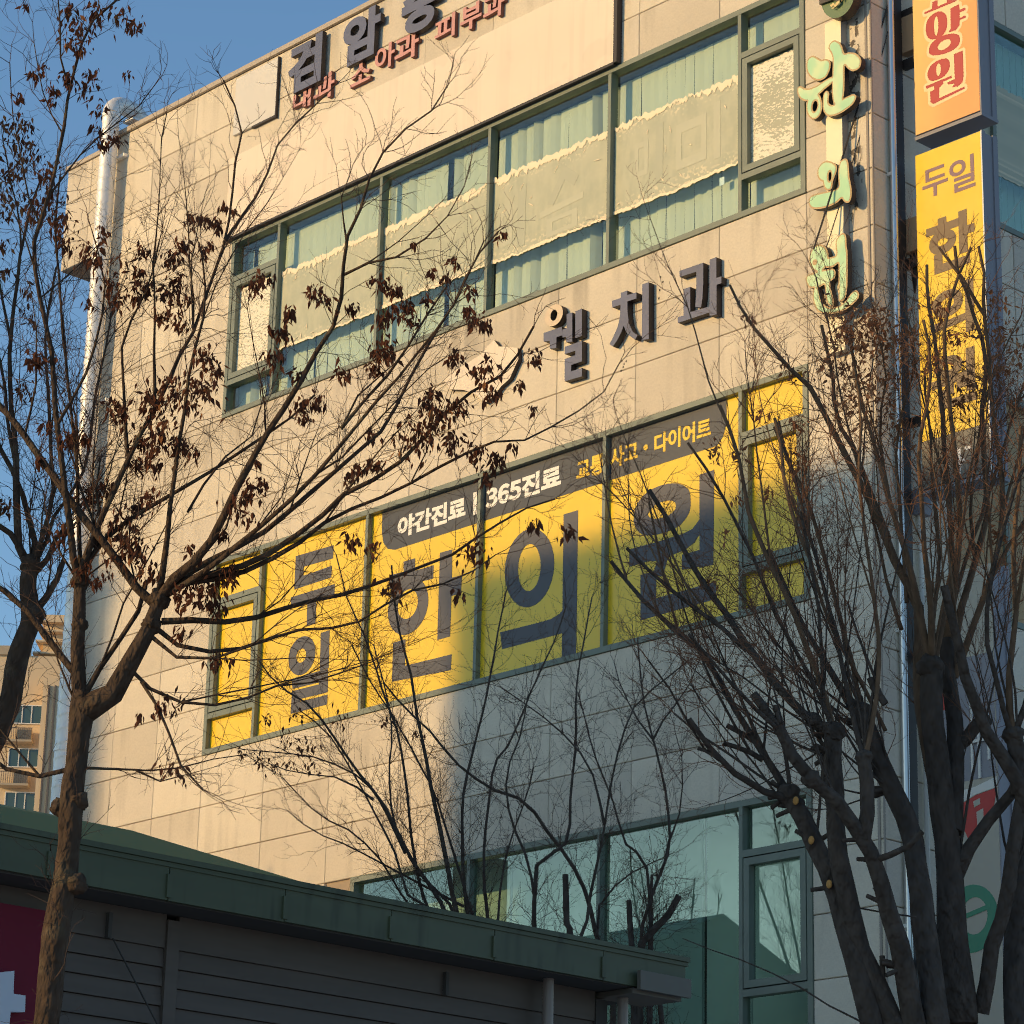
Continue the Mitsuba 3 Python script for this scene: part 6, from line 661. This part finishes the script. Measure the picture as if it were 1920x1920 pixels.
# ------------------------------------------------------------------ trees
def limbs(k): return [np.array(a, float).reshape(-1, 4) / 1000 for a in LIMBS[k]]
def smooth_path(a, per):
    d = np.r_[0, np.cumsum(np.linalg.norm(np.diff(a[:, :3], axis=0), axis=1))]
    n = max(4, int(d[-1] / per) + 1); s = np.linspace(0, d[-1], n)
    out = []
    P = a; m_ = len(P)
    for q in s:
        i = min(np.searchsorted(d, q, 'right') - 1, m_ - 2); t = (q - d[i]) / (d[i + 1] - d[i] + 1e-9)
        p0, p1, p2, p3 = P[max(i - 1, 0)], P[i], P[i + 1], P[min(i + 2, m_ - 1)]
        out.append(.5 * ((2 * p1) + (-p0 + p2) * t + (2 * p0 - 5 * p1 + 4 * p2 - p3) * t * t + (-p0 + 3 * p1 - 3 * p2 + p3) * t ** 3))
    o = np.array(out); o[:, 3] = np.maximum(o[:, 3], np.interp(s, d, a[:, 3]) * .8); return o
def unit(v): return v / (np.linalg.norm(v) + 1e-12)
class Tree:
    def __init__(s, name, label, seed, bark, unit_len, group=None):
        s.k = thing(name, label, 'tree', group or ('bare street trees' if name == 'street_tree' else 'bare saplings behind the green eaves')); s.rng = np.random.default_rng(seed); s.bark = bark; s.high = bark; s.tmat = 'twig'; s.u = unit_len; s.paths = []; s.tw = MB(); s.nodes = []
    def limb(s, a, name='branch', sides=None, per=None, rough=0.10, cut=False, wob=0.0):
        o = smooth_path(a, per or s.u * .10)
        if wob:
            q = o[:, :3] * 9; o[:, :3] += wob * np.stack([meshkit.fbm(q + i * 31, 2) - .5 for i in range(3)], 1) * np.minimum(1, np.arange(len(o)) / 3)[:, None]
        r = o[:, 3].max(); s.paths.append(o)
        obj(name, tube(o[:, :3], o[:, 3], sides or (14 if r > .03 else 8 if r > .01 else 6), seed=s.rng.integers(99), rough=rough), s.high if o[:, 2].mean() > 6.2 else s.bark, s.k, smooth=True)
        return o
    def knob(s, c, r):
        m_ = trimesh.creation.icosphere(2, r); v = np.asarray(m_.vertices); v = v * (1 + .9 * (meshkit.fbm(v / r * 2.2 + c * 9, 3)[:, None] - .45))
        obj('knot', (v + c, m_.faces), s.bark, s.k, smooth=True)
    def twig(s, p, d, ln, r, depth):
        g = s.rng; n = max(3, int(ln / (s.u * .035))); n = min(n, 7); pts = [p]; dd = d
        for i in range(n):
            dd = unit(dd + g.normal(0, .22, 3) + np.array([0, 0, .05])); pts.append(pts[-1] + dd * ln / n)
        pts = np.array(pts); s.tw.add(*tube(pts, np.linspace(r, r * .45, len(pts)), 3, cap=False)); s.nodes.append(pts)
        if depth:
            for i in range(1, n):
                if g.uniform() < .62:
                    t = unit(pts[i + 1] - pts[i]); q = unit(np.cross(t, g.normal(0, 1, 3)))
                    s.twig(pts[i], unit(t * .75 + q * .72), ln * g.uniform(.3, .6), max(r * .6, s.rmin), depth - 1)
    def sprout(s, dens, ln, r, depth=1, t0=.35, up=.25, rmin=.001, sel=None):
        g = s.rng; s.rmin = rmin
        for j, o in enumerate(s.paths):
            if sel is not None and not sel(j, o): continue
            L = np.linalg.norm(np.diff(o[:, :3], axis=0), axis=1).sum()
            for _ in range(g.poisson(dens * L * (1 - t0))):
                t = t0 + (1 - t0) * g.uniform() ** .8; i = min(int(t * (len(o) - 1)), len(o) - 2)
                ta = unit(o[i + 1, :3] - o[i, :3]); q = unit(np.cross(ta, g.normal(0, 1, 3)))
                s.twig(o[i, :3], unit(ta * g.uniform(.5, 1.0) + q * g.uniform(.5, .9) + np.array([0, 0, up])), ln * g.uniform(.4, 1.15), min(r, o[i, 3] * .7), depth)
            e = o[-1]
            if e[3] < .007:
                for _ in range(2): s.twig(e[:3], unit(unit(o[-1, :3] - o[-2, :3]) + g.normal(0, .3, 3)), ln * g.uniform(.5, 1), min(r, e[3]), depth)
    def done(s): tag(obj('twigs', s.tw.mesh(), s.tmat, s.k), kind='stuff')
    def leaves(s, key, size, keep=300, hang=1.0, tone=0, dens=5.0):
        g = s.rng; allv = []
        P = np.vstack(s.nodes + [o[:, :3] for o in s.paths])
        for x, y, z_, rad, n in LIMBS[key]:
            c = np.array([x, y, z_]) / 1000; rad /= 1000
            for _ in range(int(n * dens)):
                o = c + g.normal(0, rad * .85, 3) + np.array([0, 0, .3 * rad]); d = unit(np.array([g.normal(0, .42), g.normal(0, .42), -hang + g.normal(0, .35)]))
                sd = unit(np.cross(d, g.normal(0, 1, 3))); nn = np.cross(d, sd); ln = size * g.uniform(.4, 1.35); wd = ln * g.uniform(.13, .24); cu = ln * g.uniform(-.3, .3)
                v = [o, o + d * ln * .35 + sd * wd + nn * cu * .5, o + d * ln * .35 - sd * wd + nn * cu * .5, o + d * ln * .4 - nn * wd * .5 + nn * cu * .5, o + d * ln + nn * cu]
                allv.append((ln * wd * rad, np.array(v), tone + g.integers(4)))
        f = np.array([[0, 1, 3], [0, 3, 2], [1, 4, 3], [3, 4, 2]]); allv.sort(key=lambda q: -q[0])
        for _, v, i in allv[:keep]: obj('leaf', (v, f), f'leaf_{i}', s.k)
        m_ = MB()
        for _, v, i in allv[keep:]: m_.add(v, f)
        if m_.n: tag(obj('leaves', m_.mesh(), f'leaf_{tone + 1}', s.k), kind='stuff')
def to_ground(a, n=2):
    """a trunk's lowest traced point carried straight down to the ground"""
    p = a[0].copy(); d = a[0] - a[1]; d = d[:3] / max(-d[2], 1e-3)
    q = p.copy(); q[:3] += d * p[2] * np.array([.35, .35, 1]); q[2] = 0; q[3] *= 1.25
    mid = (p + q) / 2; return np.vstack([q, mid, a])
# near left tree
lt = Tree('street_tree', 'slender bare street tree with brown withered leaves in front of the low building at left', 5, 'bark', 1.0)
ls = limbs('LT'); lt.limb(to_ground(ls[0]), 'trunk', 18, .03, .16)
for a in ls[1:]: lt.limb(a, wob=.012)
for q, r in ((ls[0][7, :3] + [.02, .01, .02], .034), (ls[0][7, :3] + [-.03, -.02, 0], .03), (ls[0][5, :3] + [.035, .02, -.02], .034), (ls[2][-1, :3], .034), (ls[2][-2, :3], .03), (ls[1][-1, :3], .03), (ls[1][-2, :3] + [.01, 0, 0], .026)): lt.knob(q, r)
def young(t, n, lo, hi, sl, sr, zmin, zmax):
    g = t.rng; hubs = [o for o in t.paths[1:] if o[:, 3].max() > .004]
    for _ in range(n):
        o = hubs[g.integers(len(hubs))]; ok = np.nonzero((o[:, 2] > zmin) & (o[:, 2] < zmax))[0]
        if len(ok) < 4: continue
        i = int(ok[g.integers(len(ok))]); ta = unit(o[min(i + 1, len(o) - 1), :3] - o[max(i - 1, 0), :3]); ln = g.uniform(lo, hi)
        d = unit(ta + g.normal(0, .34, 3) + np.array([0, 0, .35])); pts = [o[i, :3]]
        for k in range(6): d = unit(d + g.normal(0, .11, 3) + np.array([0, 0, .04])); pts.append(pts[-1] + d * ln / 6)
        r0 = min(o[i, 3] * .6, g.uniform(*sr)); t.limb(np.column_stack([np.array(pts), np.linspace(r0, r0 * .3, 7)]), 'shoot', 5)
young(lt, 42, .25, .7, 0, (.0025, .0055), 3.7, 5.5)
lt.sprout(15, .25, .0016, 2, .12, .10, .0008); lt.done(); lt.leaves('DL', .032)
fl = Tree('street_tree', 'dark bare tree leaning in from the left edge behind the slender street tree', 9, 'bark', 1.0)
fs = limbs('FT'); fl.limb(to_ground(fs[0]), 'trunk', 18, .03, .16)
for a in fs[1:]: fl.limb(a, wob=.012)
for q, r in ((fs[0][-1, :3], .04), (fs[0][-3, :3] + [.03, 0, 0], .035)): fl.knob(q, r)
young(fl, 24, .25, .7, 0, (.0025, .0055), 4.6, 5.9)
fl.sprout(17, .26, .0018, 2, .12, .10, .0009); fl.done(); fl.leaves('DF', .032)
# right tree
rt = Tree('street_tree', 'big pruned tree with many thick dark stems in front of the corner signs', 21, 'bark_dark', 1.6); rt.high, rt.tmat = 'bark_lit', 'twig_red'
rl_ = limbs('RT'); base = np.array([*rl_[0][-1, :2], 0.0, .34])
rt.limb(np.vstack([base, [*base[:2], 1.2, .27], [*base[:2], 2.2, .25], [*base[:2], 2.7, .22]]), 'trunk', 20, .15, .12)
for a in rl_[1:]:
    if a[0, 2] < 3.72: a = np.vstack([[*(base[:2] * .8 + a[0, :2] * .2), 2.2, a[0, 3] * 1.1], a])
    rt.limb(a, wob=.02, rough=.16)
for i, j, r in ((1, -1, .075), (1, -2, .06), (7, -1, .075), (16, -1, .07), (16, -2, .05), (15, -1, .055), (20, -1, .09), (27, -1, .07), (23, -1, .06), (11, -3, .06), (8, 1, .05)):
    rt.knob(rl_[i][j, :3], r * .78)
stub = np.random.default_rng(2)
for i, (n0, n1) in ((1, (3, 7)), (7, (5, 8)), (11, (2, 6)), (16, (4, 7))):     # short pruned spurs on the stems
    a = rl_[i]
    for _ in range(9):
        j = stub.integers(n0, min(n1, len(a))) if n0 < len(a) else len(a) - 1; p_ = a[j]
        d = unit(np.array([-.73, -.5, .25]) + stub.normal(0, .5, 3)); o = np.array([[*p_[:3], .016], [*(p_[:3] + d * (p_[3] + .02)), .013], [*(p_[:3] + d * (p_[3] + .07)), .012]])
        rt.limb(o, 'spur', 6)
for c in (rl_[1][-2, :3] + [.04, -.05, .02], rl_[1][-3, :3] + [.03, -.06, 0], rl_[1][-4, :3] + [.03, -.07, 0]):
    m_ = trimesh.creation.icosphere(1, .02); obj('cut_face', (np.asarray(m_.vertices) * [1, .5, 1.2] + c, m_.faces), 'cut_wood', rt.k)
g = rt.rng; hubs = [o for o in rt.paths if o[-1, 2] > 5.0 and o[:, 3].max() > .012]
for _ in range(95):       # straight young shoots from the old pruning heads
    o = hubs[g.integers(len(hubs))]; ok = np.nonzero((o[:, 2] > 4.6) & (o[:, 2] < 7.2))[0]
    if not len(ok): continue
    i = int(ok[g.integers(len(ok))]); ta = unit(o[min(i + 1, len(o) - 1), :3] - o[max(i - 1, 0), :3]); ln = g.uniform(.5, 1.7)
    d = unit(ta * .8 + g.normal(0, .26, 3) + np.array([0, 0, .75])); p_ = o[i, :3]; pts = [p_]
    for k in range(6): d = unit(d + g.normal(0, .07, 3) + np.array([0, 0, .05])); pts.append(pts[-1] + d * ln / 6)
    r0 = min(o[i, 3] * .6, g.uniform(.004, .011)); rt.limb(np.column_stack([np.array(pts), np.linspace(r0, r0 * (.75 if ln < .8 else .3), 7)]), 'shoot', 6)
rt.sprout(13, .42, .0030, 2, .45, .22, .0013, sel=lambda j, o: o[-1, 3] < .016 and o[-1, 2] > 5.2); rt.done(); rt.leaves('DR', .046, hang=.5, tone=4, dens=3.4)
# shrubs between the two buildings
for key, lab, seed in (('M0', 'left clump of thin bare stems rising behind the green eaves', 31), ('M1', 'middle bare sapling behind the green eaves', 37), ('M2', 'right bare sapling with cut stubs behind the green eaves', 41)):
    t = Tree('bare_sapling', lab, seed, 'bark_dark', 1.8); g = limbs(key); b = np.mean([a[0, :3] for a in g if a[0, 2] < 5.9], axis=0)
    for a in g:
        if a[0, 2] < 5.9: a = np.vstack([[b[0], b[1], 0, a[0, 3] * 1.6], [*(b[:2] * .6 + a[0, :2] * .4), a[0, 2] * .55, a[0, 3] * 1.3], a])
        t.limb(a, wob=.02)
    t.sprout(13, .50, .0027, 2, .30, .22, .0014); t.done()
    if key == 'M0': t.leaves('DM', .05)

# ------------------------------------------------------------------ far apartment block
HF, HR = np.array([-0.73347532, 0.67971609, 0]), np.array([0.67971609, 0.73347532, 0])
def far(mesh, R0=180.0):
    v, f = mesh; return EYE * [1, 1, 0] + v[:, :1] * HR + (v[:, 1:2] + R0) * HF + v[:, 2:] * [0, 0, 1], f
ab = thing('apartment_block', 'distant beige apartment block with balconies at the lower left', 'building')
obj('wall', far(MB().box(-60, -28.6, 0, 14, 0, 51.3).mesh()), 'flat_wall', ab)
obj('roof_tower', far(boxm(-30.35, -28.75, 1.0, 9, 51.31, 54.4)), 'flat_wall', ab)
for z_, o_ in ((51.6, .55), (52.4, .42), (53.1, .3), (53.75, .2)): obj('cornice', far(boxm(-30.35 - o_, -28.6, .4, 9.5, z_, z_ + .12)), 'flat_wall', ab)
obj('parapet', far(boxm(-60, -30.95, -.2, .3, 51.31, 51.9)), 'flat_band', ab)
obj('side_bay', far(boxm(-29.75, -28.3, -1.3, 0.02, 0, 49.5)), 'flat_wall', ab)
for k in range(9):
    zt = 48.0 - 2.86 * k
    w = f'{ab}__window' if k == 0 else f'{ab}__window_{k:03d}'
    fr = MB().box(-31.85, -29.85, -.10, .02, zt - .06, zt).box(-31.85, -29.85, -.10, .02, zt - 1.26, zt - 1.2)
    for x in (-31.85, -31.20, -30.6, -29.91): fr.box(x, x + .06, -.10, .02, zt - 1.2, zt - .06)
    used.add(w); scene[w] = mikit.ply(far(fr.mesh()), 'flat_frame')
    for x in (-31.79, -31.14, -30.54): obj('pane', far(boxm(x, x + .6, -.04, .0, zt - 1.2, zt - .06)), 'flat_glass', w)
    bk = f'{ab}__balcony' if k == 0 else f'{ab}__balcony_{k:03d}'; used.add(bk)
    scene[bk] = mikit.ply(far(boxm(-32.2, -30.3, -.9, -.01, zt - 2.62, zt - 2.48)), 'flat_band')
    rl2 = MB().box(-32.2, -30.3, -.9, -.86, zt - 1.75, zt - 1.70)
    for x in np.arange(-32.2, -30.3, .14): rl2.box(x, x + .03, -.9, -.86, zt - 2.48, zt - 1.75)
    obj('railing', far(rl2.mesh()), 'rail', bk)
    obj('cooling_unit', far(boxm(-31.3, -30.4, -.7, -.2, zt - 2.479, zt - 1.72)), 'flat_band', bk)
for x in (-29.4, -29.0): obj('drainpipe', far(boxm(x, x + .1, -1.45, -1.31, 0, 49)), 'rail', ab)

# ------------------------------------------------------------------ buildings across the street (outside the frame; they cast the long evening shadow)
def street_block(label, x0, x1, y0, y1, h):
    k = thing('street_building', label, 'building', 'plain buildings across the street')
    obj('wall', boxm(x0, x1, y0, y1, 0, h), 'plain_wall', k); obj('roof', boxm(x0 - .1, x1 + .1, y0 - .1, y1 + .1, h, h + .2), 'stone_dark', k)
    for zf in np.arange(1.0, h - 2, 3.4):
        mm = MB()
        for x in np.arange(x0 + 1, x1 - 1.6, 2.4): mm.box(x, x + 1.5, y1 + .001, y1 + .03, zf, zf + 1.6)
        obj('window', mm.mesh(), 'flat_glass', k)
street_block('plain six storey building across the street in line with the evening sun', -19.45, -11.5, -52, -39, 19.15)
street_block('lower plain building across the street beside the six storey one', -11.2, -4.7, -43.5, -39.5, 14.2)
street_block('tall narrow plain building across the street furthest left', -33, -26.8, -43, -39, 21.3)
wt = Tree('street_tree', 'bare tree beyond the low building, seen only as a reflection in the lower window', 77, 'bark_dark', 1.6); off = np.array([-9.4, -9.4, 0, 0]) - np.array([base[0], base[1], 0, 0])
for a in rl_[1:]:
    if a[0, 2] < 3.72: a = np.vstack([[*base[:2], 0.0, a[0, 3] * 1.3], a])
    wt.limb(a * [1, 1, 1.08, .9] + off, per=.3)
wt.sprout(5, .5, .004, 1, .45, .22, .002); wt.done()
gb = thing('gabled_building', 'plain gabled building left of the low building, seen only in the lower window', 'building')
obj('wall', boxm(-32, -17.5, -24, -12.5, 0, 8.5), 'plain_wall', gb)
gv = np.array([[x, y, z_] for x in (-32.4, -17.1) for y, z_ in ((-24.4, 8.4), (-18.2, 10.9), (-12.1, 8.4))])
obj('roof', (gv, np.array([[0, 1, 4], [0, 4, 3], [1, 2, 5], [1, 5, 4], [0, 2, 1], [3, 4, 5], [0, 3, 5], [0, 5, 2]])), 'fascia_green', gb)

for y in np.arange(-23, -13.5, 2.6):
    for z_ in (1.2, 4.6): obj('window', boxm(-17.52, -17.44, y, y + 1.3, z_, z_ + 1.5), 'flat_glass', gb)
obj('eave_band', boxm(-17.49, -17.30, -24.2, -12.3, 8.05, 8.35), 'blank_panel_grey', gb)
obj('chimney', boxm(-22, -21.3, -17, -16.3, 9.5, 12.2), 'stone_dark', gb)
